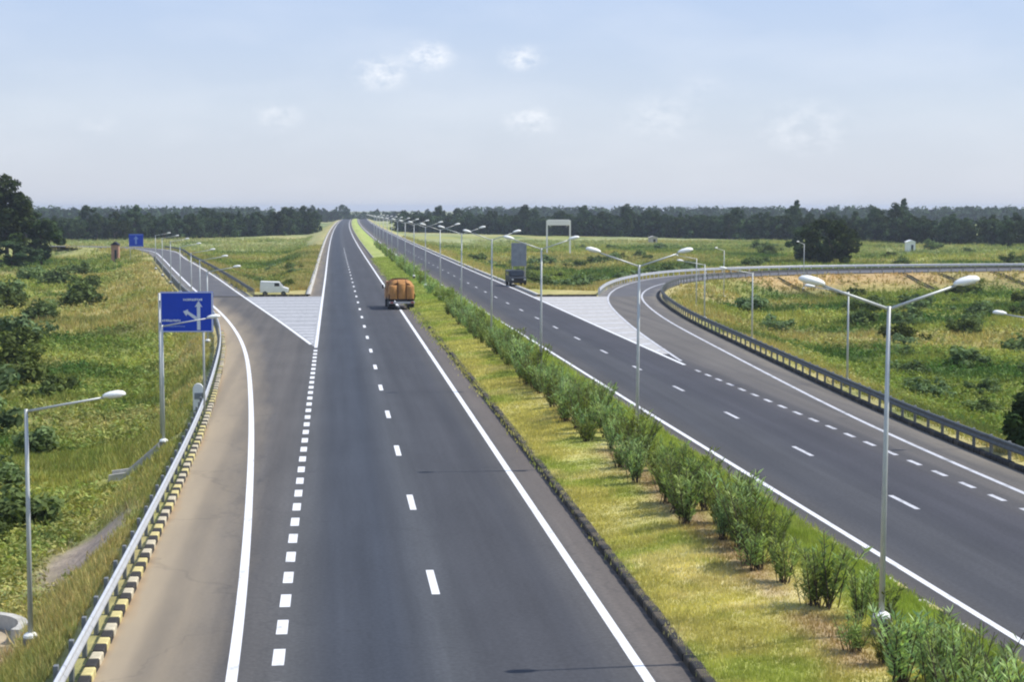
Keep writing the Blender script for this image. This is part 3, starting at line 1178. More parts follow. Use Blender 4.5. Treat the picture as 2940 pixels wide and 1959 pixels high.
# ---------------------------------------------------------------- kilometre stone, drains, small works
ms = empty("milestone", (-6.42, 84, gz(-6.42, 84)))
tag(ms, "white round-topped milestone behind the guardrail near the big blue sign", "milestone")
ol = [(-.24, -.2), (.24, -.2)] + [(.24 * math.cos(a), .95 + .24 * math.sin(a)) for a in np.linspace(0, math.pi, 9)]
hms = .45 - gz(-6.42, 84)
MB().prism([(x, z if z < 0 else z + hms - .5) for x, z in ol], -.12, .12).build("stone", M['head'], ms)
MB().box((0, -.125, hms + .1), (.34, .012, .30)).build("inset", M['sign_back'], ms)

drain = empty("drain_wall", (-9.9, 47.0, gz(-9.2, 47.5)))
tag(drain, "curved concrete drain wall with sandy floor on the bank", "drain")
mb = MB()
n = 14
for k in range(n):
    a0, a1 = R(-20 + 160 * k / n), R(-20 + 160 * (k + 1) / n)
    q = []
    for rr_, a in ((1.75, a0), (1.75, a1), (1.5, a1), (1.5, a0)):
        q.append((rr_ * math.cos(a), rr_ * math.sin(a)))
    mb.add([(x, y, -.5) for x, y in q] + [(x, y, .45) for x, y in q], [(0, 1, 2, 3), (7, 6, 5, 4), (0, 4, 5, 1), (1, 5, 6, 2), (2, 6, 7, 3), (3, 7, 4, 0)])
mb.build("wall", M['concrete'], drain)
mb = MB()
pts = [(0, 0, .12)] + [(1.5 * math.cos(a), 1.5 * math.sin(a), .05) for a in np.linspace(R(-90), R(230), 15)]
mb.add(pts, [(0, k, k + 1) for k in range(1, 15)])
mb.build("sand_floor", M['sand'], drain)

x_c, y_c = -8.2, 75.5
chute = empty("drain_chute", (x_c, y_c, 0))
tag(chute, "pale concrete drain chute running down the grassy bank near the sign post", "drain")
for s_ in (-.62, .62):
    mb = MB()
    vs_ = []
    for xx in (-1.3, -.6, .1, .8):
        z = gz(x_c + xx, y_c) + .16
        vs_ += [(xx, s_ - .08, z - .3), (xx, s_ + .08, z - .3), (xx, s_ + .08, z + .14), (xx, s_ - .08, z + .14)]
    fs = []
    for r in range(3):
        for k in range(4):
            fs.append((r * 4 + k, r * 4 + (k + 1) % 4, r * 4 + 4 + (k + 1) % 4, r * 4 + 4 + k))
    mb.add(vs_, fs + [(0, 1, 2, 3), (12, 13, 14, 15)]).build("side", M['concrete'], chute)
mb = MB()
vs_ = []
for xx in (-1.3, -.6, .1, .8):
    z = gz(x_c + xx, y_c) + .14
    vs_ += [(xx, -.54, z - .2), (xx, .54, z - .2), (xx, .54, z), (xx, -.54, z)]
fs = [(r * 4 + k, r * 4 + (k + 1) % 4, r * 4 + 4 + (k + 1) % 4, r * 4 + 4 + k) for r in range(3) for k in range(4)]
mb.add(vs_, fs + [(0, 1, 2, 3), (12, 13, 14, 15)]).build("floor", M['concrete'], chute)

# grassed erosion channels down the loop bank
for j, (cx, L_) in enumerate([(61.5, 7), (67, 8), (83, 8), (88.5, 7), (98, 8)]):
    rail = RAIL_R[np.argmin(abs(RAIL_R[:, 0] - cx))]
    o = empty("drain_chute", (cx, rail[1], 0))
    tag(o, "dark narrow drain chute slanting down the dry loop bank", "drain", "drain chutes on the loop bank")
    mb = MB()
    vs_ = []
    for k in range(6):
        f = k / 5
        px, py = f * 3.6, -2.2 - f * L_
        z = gz(cx + px, rail[1] + py)
        vs_ += [(px - .45, py, z + .16), (px - .3, py, z + .03), (px + .3, py, z + .03), (px + .45, py, z + .16)]
    fs = [(r * 4 + k, r * 4 + k + 1, r * 4 + 5 + k, r * 4 + 4 + k) for r in range(5) for k in range(3)]
    mb.add(vs_, fs).build("channel", plain("mossy_concrete", (.07, .065, .035), .95) if j == 0 else bpy.data.materials["mossy_concrete"], o)

# ---------------------------------------------------------------- vehicles


def wheel(parent, x, y, r, w, nm="wheel"):
    wv = MB().tube([(-w / 2, 0, 0), (-w / 2 + .03, 0, 0), (w / 2 - .03, 0, 0), (w / 2, 0, 0)], [r * .9, r, r, r * .9], 16).build(nm, M['dark'], parent, loc=(x, y, r))
    MB().tube([(-w / 2 - .008, 0, 0), (w / 2 + .008, 0, 0)], [r * .55, r * .55], 12).build("rim", M['galv_dark'], wv)
    return wv


truck = empty("truck", (6.35, 164.2, .0), R(2.5))
tag(truck, "truck with an orange-brown tarpaulin load seen from behind beside the median", "truck")
MB().box((0, 3.3, .78), (.85, 6.6, .22), ch=.02).build("chassis", M['chassis'], truck)
MB().box((0, 2.25, .95), (2.4, 4.5, .12), ch=.02).build("load_bed", M['chassis'], truck)
# tarpaulin load: rounded top, bulging between the straps
ny, nx = 22, 29
V, Fc = [], []
for a in range(ny):
    fy_ = a / (ny - 1)
    end = max(0.0, 1 - min(fy_, 1 - fy_) / .12)
    for b in range(nx):
        th = math.pi * (b / (nx - 1))
        ct, stn = math.cos(th), math.sin(th)
        sx = math.copysign(abs(ct) ** .55, ct)
        sz = abs(stn) ** .62
        shrink = 1 - .16 * end ** 2
        bul = 1 + .025 * math.cos(fy_ * math.pi * 10) + .03 * abs(math.sin(b * .9 + 1.3 * a))
        V.append((1.2 * sx * bul * (shrink if sz > .3 else 1), .02 + 4.3 * fy_, 1.02 + 1.72 * sz * (1 - .13 * end ** 2) * (1 + .03 * math.sin(fy_ * 9))))
for a in range(ny - 1):
    for b in range(nx - 1):
        Fc.append((a * nx + b, a * nx + b + 1, (a + 1) * nx + b + 1, (a + 1) * nx + b))
me = mesh_np("tarpaulin_load", V, Fc, smooth=True)
link("tarpaulin_load", me, M['tarp'], truck)
# rear face: three bulging rolls with dark gaps
for j, cx in enumerate((-.77, .0, .77)):
    hw = .37
    mb = MB()
    top = 2.50 - .22 * (abs(cx) > .1)
    vs_, fs = [], []
    n = 9
    for lv, (z, k) in enumerate(((1.0, .8), (1.3, 1.0), (1.8, 1.08), (top - .15, 1.0), (top, .6))):
        for q in range(n):
            a = math.pi * q / (n - 1)
            vs_.append((cx + math.cos(a) * hw, .04 - math.sin(a) * .24 * k, z))
    for lv in range(4):
        for q in range(n - 1):
            fs.append((lv * n + q, lv * n + q + 1, (lv + 1) * n + q + 1, (lv + 1) * n + q))
    fs.append(tuple(range(4 * n, 5 * n)))
    mb.add(vs_, fs).build("tarpaulin_roll", M['tarp'], truck, True)
for cx in (-.385, .385):
    MB().tube([(cx, -.02, 1.0), (cx, -.06, 1.8), (cx, .0, 2.55), (cx, .6, 2.80)], .035, 6).build("strap", M['rope'], truck)
for cy in (1.0, 2.2, 3.4):
    pts = []
    for th in np.linspace(0, math.pi, 15):
        ct, stn = math.cos(th), math.sin(th)
        pts.append((1.235 * math.copysign(abs(ct) ** .55, ct), cy, 1.05 + 1.76 * abs(stn) ** .62))
    MB().tube(pts, .03, 5).build("strap", M['rope'], truck)
MB().box((0, -.06, .66), (2.42, .10, .20), ch=.02).build("rear_bumper", M['bumper'], truck)
for s in (-1, 1):
    MB().box((s * .95, -.125, .67), (.28, .03, .12), ch=.006).build("tail_lamp", M['red'], truck)
    MB().box((s * .85, .35, .42), (.5, .03, .5)).build("mud_flap", M['dark'], truck)
    wheel(truck, s * .92, 1.0, .48, .55)
    wheel(truck, s * .92, 2.15, .48, .55)
    wheel(truck, s * 1.0, 5.7, .48, .30)
MB().prism([(-1.15, .75), (1.15, .75), (1.17, 1.6), (1.05, 2.45), (-1.05, 2.45), (-1.17, 1.6)], 4.75, 6.5).build("cab", M['cab'], truck)
MB().box((0, 6.51, 1.95), (1.9, .03, .62), ch=.01).build("windscreen", M['win'], truck)
for s in (-1, 1):
    MB().box((s * 1.125, 5.7, 1.95), (.06, .9, .5), Matrix.Rotation(R(s * -8), 3, 'Y')).build("side_window", M['win'], truck)
    MB().box((s * 1.32, 6.3, 1.9), (.16, .06, .36), ch=.015).build("mirror", M['dark'], truck)
MB().box((0, 6.56, .75), (2.2, .14, .26), ch=.02).build("front_bumper", M['bumper'], truck)

vx, vy = -6.55, 197.0
van = empty("van", (vx, vy, gz(vx, vy) - .12), R(-90))
van.scale = (.88, .88, .88)
tag(van, "small white van parked on the grass behind the left painted gore", "van")
# body outline along its length (local y forward), extruded in x
body = [(-1.75, .40), (1.75, .40), (1.78, .95), (1.15, 1.12), (.62, 1.78), (-1.70, 1.86), (-1.78, .95)]
mb = MB()
nb = len(body)
vs_ = [(-.76, y, z) for y, z in body] + [(.76, y, z) for y, z in body]
mb.add(vs_, [tuple(range(nb)), tuple(range(2 * nb - 1, nb - 1, -1))] + [(k, k + nb, (k + 1) % nb + nb, (k + 1) % nb) for k in range(nb)])
vb = mb.build("body", M['white'], van)
bv = vb.modifiers.new("bevel", 'BEVEL')
bv.width = .06
bv.segments = 2
MB().add([(-.66, 1.16, 1.16), (.66, 1.16, 1.16), (.62, .70, 1.72), (-.62, .70, 1.72)], [(0, 1, 2, 3)]).build("windscreen", M['win'], van, loc=(0, .02, .02))
for s in (-1, 1):
    MB().box((s * .765, .35, 1.42), (.02, .62, .40), ch=.006).build("side_window", M['win'], van)
    MB().box((s * .60, 1.79, .80), (.22, .04, .14), ch=.01).build("headlight", M['glass'], van)
    for yy in (-1.15, 1.15):
        wheel(van, s * .70, yy, .30, .18)
MB().box((0, 1.80, .50), (1.45, .10, .18), ch=.02).build("bumper", M['dark'], van)

jeep = empty("jeep", (22.15, 213.5, 0.0), R(184))
tag(jeep, "dark vehicle parked on the shoulder under the grey sign back", "jeep")
prof_j = [(-2.0, .45), (2.0, .45), (2.05, 1.05), (.95, 1.22), (.55, 1.92), (-1.95, 1.95), (-2.02, 1.1)]
mb = MB()
nb = len(prof_j)
mb.add([(-.98, y, z) for y, z in prof_j] + [(.98, y, z) for y, z in prof_j],
       [tuple(range(nb)), tuple(range(2 * nb - 1, nb - 1, -1))] + [(k, k + nb, (k + 1) % nb + nb, (k + 1) % nb) for k in range(nb)])
jb = mb.build("body", M['jeep'], jeep)
bv = jb.modifiers.new("bevel", 'BEVEL')
bv.width = .07
bv.segments = 2
MB().add([(-.84, .97, 1.27), (.84, .97, 1.27), (.80, .63, 1.86), (-.80, .63, 1.86)], [(0, 1, 2, 3)]).build("windscreen", M['win'], jeep, loc=(0, .03, .02))
MB().box((0, 2.06, .85), (1.0, .05, .28), ch=.01).build("grille", M['dark'], jeep)
MB().box((0, 2.07, .52), (1.95, .12, .18), ch=.02).build("bumper", M['dark'], jeep)
for s_ in (-1, 1):
    MB().box((s_ * .74, 2.05, .86), (.24, .06, .18), ch=.015).build("headlight", M['glass'], jeep)
    MB().box((s_ * .99, -.3, 1.52), (.02, 1.9, .46), ch=.006).build("side_window", M['win'], jeep)
    for yy in (-1.3, 1.3):
        wheel(jeep, s_ * .88, yy, .36, .24)

# ---------------------------------------------------------------- far little buildings


def hut(name, label, x, y, w, d, h, wall, roof, rh):
    z = gz(x, y)
    root = empty(name, (x, y, z))
    tag(root, label, "hut")
    MB().box((0, 0, h / 2 - .2), (w, d, h + .4)).build("wall", M[wall], root)
    MB().prism([(-w / 2 - .25, h + .003), (w / 2 + .25, h + .003), (0, h + rh)], -d / 2 - .25, d / 2 + .25).build("roof", M[roof], root)
    MB().box((w * .1, -d / 2 - .03, h * .36), (w * .3, .06, h * .72)).build("door", M['box_dark'], root)


hut("hut", "small reddish hut with a dark roof near the far blue sign", -45.0, 372, 1.5, 2.2, 3.6, 'brick', 'hutroof', .7)
hut("hut", "small white hut in front of the dark trees beyond the ramp", 157, 468, 2.2, 2.2, 2.7, 'head', 'head', .6)
hut("hut", "tiny pale shed under the tree belt beyond the portal frame", 108, 590, 2.6, 3, 2.0, 'concrete', 'concrete', .5)

# ---------------------------------------------------------------- foliage makers


def leaf_quads(C, Rn, nper, size, cols, flat=(1, 1, 1), shell=.55, seed=1, long=1.0, up=0.35, jit=.25):
    """diamond leaves scattered in blobs: C centres (n,3), Rn radii (n,), returns verts, faces, cols"""
    r_ = np.random.default_rng(seed)
    n = len(C)
    d = r_.normal(size=(n, nper, 3))
    d /= np.linalg.norm(d, axis=2)[..., None]
    rad = (shell + (1 - shell) * r_.random((n, nper))) * Rn[:, None]
    P = C[:, None, :] + d * rad[..., None] * np.array(flat)
    nv = d + r_.normal(size=d.shape) * .55
    nv[..., 2] += up
    nv /= np.linalg.norm(nv, axis=2)[..., None]
    a = np.cross(nv, r_.normal(size=d.shape))
    a /= np.linalg.norm(a, axis=2)[..., None] + 1e-9
    b = np.cross(nv, a)
    s = np.asarray(size)
    s = (s[:, None] if s.ndim else s) * (0.6 + .8 * r_.random((n, nper)))
    a *= (s * .5 * long)[..., None]
    b *= (s * .5 / math.sqrt(long))[..., None]
    V = np.stack([P - a, P - b * .8 + a * .1, P + a, P + b * .8 + a * .1], 2).reshape(-1, 3)
    Fc = np.arange(n * nper * 4).reshape(-1, 4)
    cc = cols[:, None, :] * (1 + jit * (r_.random((n, nper, 1)) * 2 - 1))
    K = np.repeat(cc.reshape(-1, 3), 4, 0)
    return V, Fc, K


def crown_mesh(name, seed, kind):
    r_ = np.random.default_rng(seed)
    if kind == 'spire':
        n = 26
        f = np.linspace(.08, 1, n)
        ang = r_.random(n) * 6.28
        wr = 1.5 * (1 - f) ** .8 + .25
        C = np.stack([np.cos(ang) * wr * .6, np.sin(ang) * wr * .6, 1.2 + f * 9.3], 1)
        Rn = wr * .75 + .25
    else:
        n = {'round': 40, 'wide': 46, 'tall': 42, 'loose': 34}[kind]
        w, h0, h1 = {'round': (3.5, 1.0, 10), 'wide': (5.2, .8, 8.8), 'tall': (2.9, 1.4, 12.5), 'loose': (3.6, 2.4, 10.5)}[kind]
        C = []
        while len(C) < n:
            p = r_.random(3) * 2 - 1
            if p @ p > 1 or p @ p < .12:
                continue
            lump = 1 + .22 * math.sin(3.1 * math.atan2(p[1], p[0]) + seed)
            C.append((p[0] * w * lump * (1 - .15 * p[2]), p[1] * w * lump * (1 - .15 * p[2]), (h0 + h1) / 2 + p[2] * (h1 - h0) / 2))
        C = np.array(C)
        Rn = .75 + r_.random(n) * .75
        if kind == 'loose':
            Rn *= .85
    shade = .75 + .5 * r_.random(n)
    base = np.array((.052, .080, .030))
    cols = base[None] * shade[:, None] * (1 + .15 * (r_.random((n, 3)) - .5))
    V, Fc, K = leaf_quads(C, Rn, 85 if kind != 'spire' else 60, .55, cols, (1, 1, .85), .5, seed, 1.3, .4)
    me = mesh_np(name, V, Fc, K)
    me.materials.append(M['leaf_tree'])
    return me


def trunk_mesh(seed, kind):
    r_ = random.Random(seed)
    mb = MB()
    h = {'spire': 9.0, 'tall': 8.0, 'wide': 4.5}.get(kind, 6.0)
    mb.tube([(0, 0, -.6), (.05, 0, .5), (r_.uniform(-.2, .2), r_.uniform(-.2, .2), h * .5), (r_.uniform(-.3, .3), r_.uniform(-.3, .3), h)], [.34, .27, .2, .08], 7)
    for k in range(0 if kind == 'spire' else 6):
        z = h * r_.uniform(.3, .8)
        a = r_.uniform(0, 6.28)
        l = r_.uniform(1.5, 3.0) * (1.3 if kind == 'wide' else 1)
        mb.tube([(0, 0, z), (math.cos(a) * l * .5, math.sin(a) * l * .5, z + l * .45), (math.cos(a) * l, math.sin(a) * l, z + l * .75)], [.12, .08, .03], 5)
    return mb.mesh("trunk")


KINDS_T = [('round', 1), ('wide', 2), ('tall', 3), ('loose', 4), ('round', 5), ('wide', 6), ('spire', 7), ('tall', 8), ('round', 9)]
TREES = []
for kd, sd in KINDS_T:
    tm = trunk_mesh(sd, kd)
    tm.materials.append(M['bark'])
    TREES.append((crown_mesh("crown", sd, kd), tm))


def tree(x, y, idx, s, label, group=None, sxy=None, sink=0.0):
    cm, tm = TREES[idx]
    root = empty("tree", (x, y, gz(x, y) - sink), random.uniform(0, 6.28))
    root.scale = (sxy or s, sxy or s, s)
    link("trunk", tm, None, root)
    link("crown", cm, None, root)
    tag(root, label, "tree", group)
    return root


# the belt of trees on the horizon; rows one behind the other
rt = random.Random(5)


def belt(path, spacing, rows_, label, group, hs=(.8, 1.2)):
    Q = resample(np.array(path, float), spacing)
    for r in range(rows_):
        for p in Q:
            x, y = p[0] + rt.uniform(-2.5, 2.5), p[1] + r * 13 + rt.uniform(-5, 5)
            idx = rt.choice([0, 0, 1, 2, 3, 4, 5, 7, 8, 8] + ([6] if r else []))
            w_ = {'round': 'round-crowned', 'wide': 'wide-crowned', 'tall': 'tall narrow', 'loose': 'loose-crowned', 'spire': 'pointed'}[KINDS_T[idx][0]]
            tree(x, y, idx, rt.uniform(*hs) * (1 + .05 * r), label.replace('#', w_), w_ + ' ' + group)


belt([(-140, 632), (-60, 700), (-10, 820)], 8.0, 3, "dense dark # tree in the belt behind the left field", "trees of the left belt", (.78, 1.0))
belt([(38, 930), (90, 800), (150, 690), (205, 560), (232, 535)], 8.2, 3, "dense dark # tree in the belt behind the right field", "trees of the right belt", (.72, 1.0))
belt([(200, 488), (232, 470)], 6.0, 2, "low # tree at the near corner of the right belt", "near corner trees of the right belt", (.7, .9))
belt([(-40, 1500), (0, 1560)], 9, 2, "hazy # tree far away left of the vanishing road", "far trees left of the road end", (.9, 1.2))
belt([(42, 1720), (100, 1700)], 9, 2, "hazy # tree far away right of the vanishing road", "far trees right of the road end", (.8, 1.1))
# undergrowth that closes the foot of the belts


def woodland(label, path, depth, h, n, seed, size=.95):
    r_ = np.random.default_rng(seed)
    Q = resample(np.array(path, float), n=400)
    p = Q[r_.integers(0, 400, n)]
    x = p[:, 0] + r_.normal(size=n) * 3
    y = p[:, 1] + r_.random(n) * depth
    z = ground_z(x, y, np.full(n, 50.0)) + h * r_.random(n) ** 1.3
    cols = np.array((.050, .080, .032))[None] * (.6 + .8 * r_.random((n, 1)))
    V, Fc, K = leaf_quads(np.stack([x, y, z], 1), (1.0 + 1.3 * r_.random(n)) * size / .95, 26, size, cols, (1, 1, .8), .4, seed, 1.3, .5)
    tag(link("woodland", mesh_np("woodland", V, Fc, K), M['leaf_mass']), label, "woodland", None, "stuff")


M['leaf_mass'] = leaf_mat("woodland_foliage", (1, 1, 1), 0.4, 0.15)
woodland("dark tangled undergrowth closing the foot of the left tree belt", [(-165, 622), (-60, 700), (-10, 820)], 40, 7.5, 1900, 71)
woodland("dark tangled undergrowth closing the foot of the right tree belt", [(36, 930), (90, 800), (150, 690), (205, 560), (270, 510)], 40, 7.5, 3200, 72)
woodland("pale hazy woodland where the road meets the horizon", [(-60, 1480), (0, 1560), (60, 1720), (130, 1690)], 60, 9, 900, 73)
woodland("far hazy wood along the horizon beyond the left tree belt", [(-760, 1250), (-300, 1400), (-60, 1600)], 120, 11.5, 2600, 74, 2.4)
woodland("far hazy wood along the horizon beyond the right tree belt", [(130, 1650), (420, 1400), (900, 1200)], 120, 11.5, 3000, 75, 2.4)
# single trees that stand out
tree(-67, 372, 2, 1.45, "big dark tree rising above the left edge of the field", None, 1.75)
tree(-61.5, 380, 4, 1.08, "rounded dark tree beside the big left tree", None, 1.2)
tree(-62.5, 352, 5, .62, "low dark bushy tree under the big left tree", None, 1.0)
tree(-72, 345, 8, 1.0, "dark leaning tree at the foot of the big left tree", None, 1.1)
tree(105.3, 366, 1, 1.18, "lone broad dark tree standing beyond the merge ramp rail", None, 1.28, .9)
tree(102.5, 372, 5, 1.0, "dark round tree grown into the lone broad tree", None, 1.0, .9)
tree(8.5, 1640, 1, 1.5, "dark tree silhouetted where the highway vanishes", None, 1.3)
for x, y, s, i_ in [(182, 680, 1.42, 6), (232, 700, 1.45, 6), (-111, 655, 1.25, 2), (-76, 690, 1.28, 4)]:
    tree(x, y, i_, s, {6: "tall spire-shaped tree poking above the right belt", 2: "square-topped tall tree poking above the left belt",
                       4: "domed tree standing tallest in the left belt"}[i_], "spires above the right belt" if i_ == 6 else None)

# ---------------------------------------------------------------- bushes in the fields
BUSH = []
for sd in range(6):
    r_ = np.random.default_rng(40 + sd)
    n = 14
    C = r_.normal(size=(n, 3)) * np.array((.42, .42, .22)) + np.array((0, 0, .55))
    C[:, 2] = np.clip(C[:, 2], .2, 1.2)
    cols = np.array((.150, .205, .070))[None] * (.50 + .6 * r_.random((n, 1)))
    V, Fc, K = leaf_quads(C, .28 + .2 * r_.random(n), 70, .17, cols, (1, 1, .9), .4, 60 + sd, 1.4, .4)
    me = mesh_np("bush", V, Fc, K)
    me.materials.append(M['leaf_bush'])
    BUSH.append(me)


def bush(x, y, s, label, group, hz=1.0):
    if group:
        w_ = 'big' if s > 2.3 else ('middling' if s > 1.5 else 'little')
        label, group = w_ + ' ' + label, w_ + ' ' + group
    o = link("bush", random.choice(BUSH), None, None, (x, y, gz(x, y) - .1), (0, 0, random.uniform(0, 6.28)), (s, s, s * hz))
    tag(o, label, "bush", group)


rb = random.Random(9)
for x, y, s in [(-30, 213, 3.3), (-38, 207, 3.0), (-36, 176, 2.6), (-39, 192, 3.0), (-43, 280, 3.2), (-50, 300, 2.6), (-21.5, 122, 2.3), (-22, 108, 3.0), (-26, 150, 2.2),
                (-14.5, 88, 1.6), (-11.5, 66, 1.6), (-13, 60, 1.8), (-12.2, 52.5, 1.4), (-15.5, 72, 2.0), (-18.5, 94, 2.0), (-47, 250, 3.4), (-33, 235, 2.2), (-24, 135, 2.0), (-28, 165, 2.6), (-17, 82, 1.5), (-20, 101, 1.8), (-31, 190, 2.4), (-12.6, 63, 1.2), (-14, 76, 1.4),
                (-17.5, 112, 1.5), (-34, 160, 2.4), (-25, 118, 2.1), (-13.4, 57, 1.3), (-41, 230, 2.8), (-36, 262, 2.3), (-45, 320, 2.8)]:
    bush(x, y, s, "dark leafy bush on the slope left of the guardrail", "bushes left of the exit ramp", .85)
for k in range(190):
    y = rb.uniform(72, 235)
    x0 = float(np.interp(y, RAIL_R[:len(RAIL_R) // 3, 1], RAIL_R[:len(RAIL_R) // 3, 0]))
    x = x0 + 6 + rb.random() ** .6 * (12 + y * .30)
    if y > 205 and x < 58:
        continue
    bush(x, y, rb.uniform(.8, 2.5), "green bush in the weeds inside the ramp loop", "bushes inside the ramp loop", .75)
tree(28.3, 66.3, 5, .38, "low dark bushy tree leaning over the shaded guardrail", None, .44)
for k in range(30):
    y = rb.uniform(205, 400)
    x = rb.uniform(26, 38 + (y - 200) * .22)
    if float(pave_dist(np.array([x]), np.array([y]))[0]) < 3.5:
        continue
    bush(x, y, rb.uniform(1.2, 3.2), "green bush in the wedge between highway and ramp curve", "bushes in the right wedge", .7)
for k in range(22):
    y = rb.uniform(206, 380)
    a, b = float(x_on(LRR, y)) + 4, -4.5
    bush(a + (b - a) * rb.random(), y, rb.uniform(.9, 2.0), "low green bush in the wedge between exit ramp and highway", "bushes in the left wedge", .65)
for k in range(34):
    y = rb.uniform(300, 560)
    x = rb.uniform(60, 60 + y * .36)
    if float(pave_dist(np.array([x]), np.array([y]))[0]) < 5:
        continue
    bush(x, y, rb.uniform(1.5, 3.4), "dark bush dotting the far field beyond the merge ramp", "bushes of the far right field", .8)

# ---------------------------------------------------------------- shrubs along the median


def shrub_mesh(seed):
    r_ = np.random.default_rng(seed)
    P, D, Cc = [], [], []
    st = MB()
    for k in range(20):
        a, lean = r_.random() * 6.28, .12 + .42 * r_.random()
        L_ = .8 + .75 * r_.random()
        base = np.array((r_.normal() * .10, r_.normal() * .10, 0))
        tip = base + np.array((math.cos(a) * lean * L_, math.sin(a) * lean * L_, L_))
        mid = (base + tip) / 2 + np.array((0, 0, .06))
        st.tube([base, mid, tip], [.014, .011, .005], 4, False)
        col = np.array((.25, .35, .12)) * (.45 + 1.0 * r_.random()) * np.array((1 + .25 * (r_.random() - .3), 1, 1))
        for q in range(38):
            f = .16 + .78 * r_.random()
            P.append(base * (1 - f) + tip * f)
            ang = r_.random() * 6.28
            D.append((math.cos(ang), math.sin(ang), .55 + .7 * r_.random()))
            Cc.append(col * (.8 + .4 * r_.random()))
    P, D, Cc = np.array(P), np.array(D), np.array(Cc)
    D /= np.linalg.norm(D, axis=1)[:, None]
    S = np.cross(D, r_.normal(size=D.shape))
    S /= np.linalg.norm(S, axis=1)[:, None]
    ln = (.13 + .10 * r_.random(len(P)))[:, None]
    w = .017
    V = np.stack([P, P + D * ln * .45 - S * w, P + D * ln, P + D * ln * .45 + S * w], 1).reshape(-1, 3)
    me = mesh_np("foliage", V, np.arange(len(V)).reshape(-1, 4), np.repeat(Cc, 4, 0))
    me.materials.append(M['leaf_shrub'])
    sm = st.mesh("stem")
    sm.materials.append(M['bark'])
    return me, sm


SHRUBS = [shrub_mesh(80 + k) for k in range(6)]


def med_z(x, y):
    return float(median_z(np.array([x]), np.array([y]), xK(y) + .24, xKR(y) - .24)[0])


def shrub(x, y, s, label, group, sz=1.0, foliage_only=False):
    w_ = 'tall' if s * sz > 1.1 else ('low' if s * sz < .85 else 'waist-high')
    if not foliage_only:
        label, group = w_ + ' ' + label, w_ + ' ' + group
    f, st = random.choice(SHRUBS)
    root = empty("shrub", (x, y, med_z(x, y) - .03), random.uniform(0, 6.28))
    root.scale = (s, s, s * sz)
    link("foliage", f, None, root)
    if not foliage_only:
        link("stem", st, None, root)
    tag(root, label, "shrub", group)


SHX = tab([(30, 11.25), (38, 10.95), (48, 10.45), (60, 10.38), (90, 10.35), (130, 10.3), (400, 10.1), (900, 10.1)])
y = 22.0
while y < 150:
    for side in (-1, 1):
        if rb.random() < .70:
            shrub(float(SHX(y)) + side * .36 + rb.uniform(-.3, .3), y + rb.uniform(-.35, .35), rb.uniform(.72, 1.28), "upright leafy oleander-like shrub in the median row",
                  "shrubs planted along the median", rb.uniform(.8, 1.2))
    y += rb.uniform(1.0, 1.5) * (1 if y < 90 else 1.5)
while y < 420:
    s = rb.uniform(1.0, 1.9)
    shrub(float(SHX(y)) + rb.uniform(-.4, .4), y, s, "round distant shrub in the median beyond the truck", "far shrubs along the median", .8, True)
    y += rb.uniform(3.5, 9)

# ---------------------------------------------------------------- grass and weeds (uncountable cover)


def blades(P, h, w, cols, k, seed, spread, lean=.45):
    r_ = np.random.default_rng(seed)
    n = len(P)
    off = r_.normal(size=(n, k, 2)) * spread[:, None, None]
    base = np.repeat(P[:, None, :], k, 1)
    base[..., :2] += off
    hh = h[:, None] * (.55 + .7 * r_.random((n, k)))
    ang = r_.random((n, k)) * 6.28
    ln = hh * lean * (.3 + r_.random((n, k)))
    tip = base.copy()
    tip[..., 0] += np.cos(ang) * ln
    tip[..., 1] += np.sin(ang) * ln
    tip[..., 2] += hh
    pa = r_.random((n, k)) * 6.28
    ww = (w[:, None] * (.7 + .6 * r_.random((n, k))))
    side = np.stack([np.cos(pa) * ww, np.sin(pa) * ww, np.zeros_like(ww)], 2)
    V = np.stack([base - side - np.array((0, 0, .04)), base + side - np.array((0, 0, .04)), tip], 2).reshape(-1, 3)
    c = cols[:, None, :] * (.78 + .5 * r_.random((n, k, 1)))
    K = np.repeat(c.reshape(-1, 3), 3, 0)
    return V, np.arange(n * k * 3).reshape(-1, 3), K


def pick(n, y0, y1, xf, power, seed):
    """random ground points, thinning out with distance; xf(y, u) -> x"""
    r_ = np.random.default_rng(seed)
    u = r_.random(n)
    p = 1 - power
    yy = (y0 ** p + u * (y1 ** p - y0 ** p)) ** (1 / p)
    xx = xf(yy, r_.random(n))
    return xx, yy, r_


# median grass
mx, my, r_ = pick(52000, 29, 330, lambda y, u: (xK(y) + .20) * (1 - u) + (xKR(y) - .20) * u, 1.55, 21)
uu = (mx - xK(my) - .24) / (xKR(my) - xK(my) - .48)
mz = median_z(mx, my, xK(my) + .24, xKR(my) - .24)
mc = median_tone(mx, my, uu) * 1.05
patch = sstep(fbm(mx, my, 3.0, 71), .35, .6)
hh = (.035 + .05 * patch + .10 * sstep(uu, .6, .85)) * (1 + (my - 30) / 160)
keep = r_.random(len(mx)) > .55 * np.exp(-((uu - .47) / .10) ** 2) * sstep(my, 130, 60)
P = np.stack([mx, my, mz], 1)[keep]
V, Fc, K = blades(P, hh[keep], (.018 * (my / 40))[keep].clip(.016, .09), mc[keep], 7, 22, (.10 * (my / 40)).clip(.09, .4)[keep])
tag(link("grass", mesh_np("grass", V, Fc, K), M['grass']), "short dry grass covering the median strip", "grass", None, "stuff")

# field cover


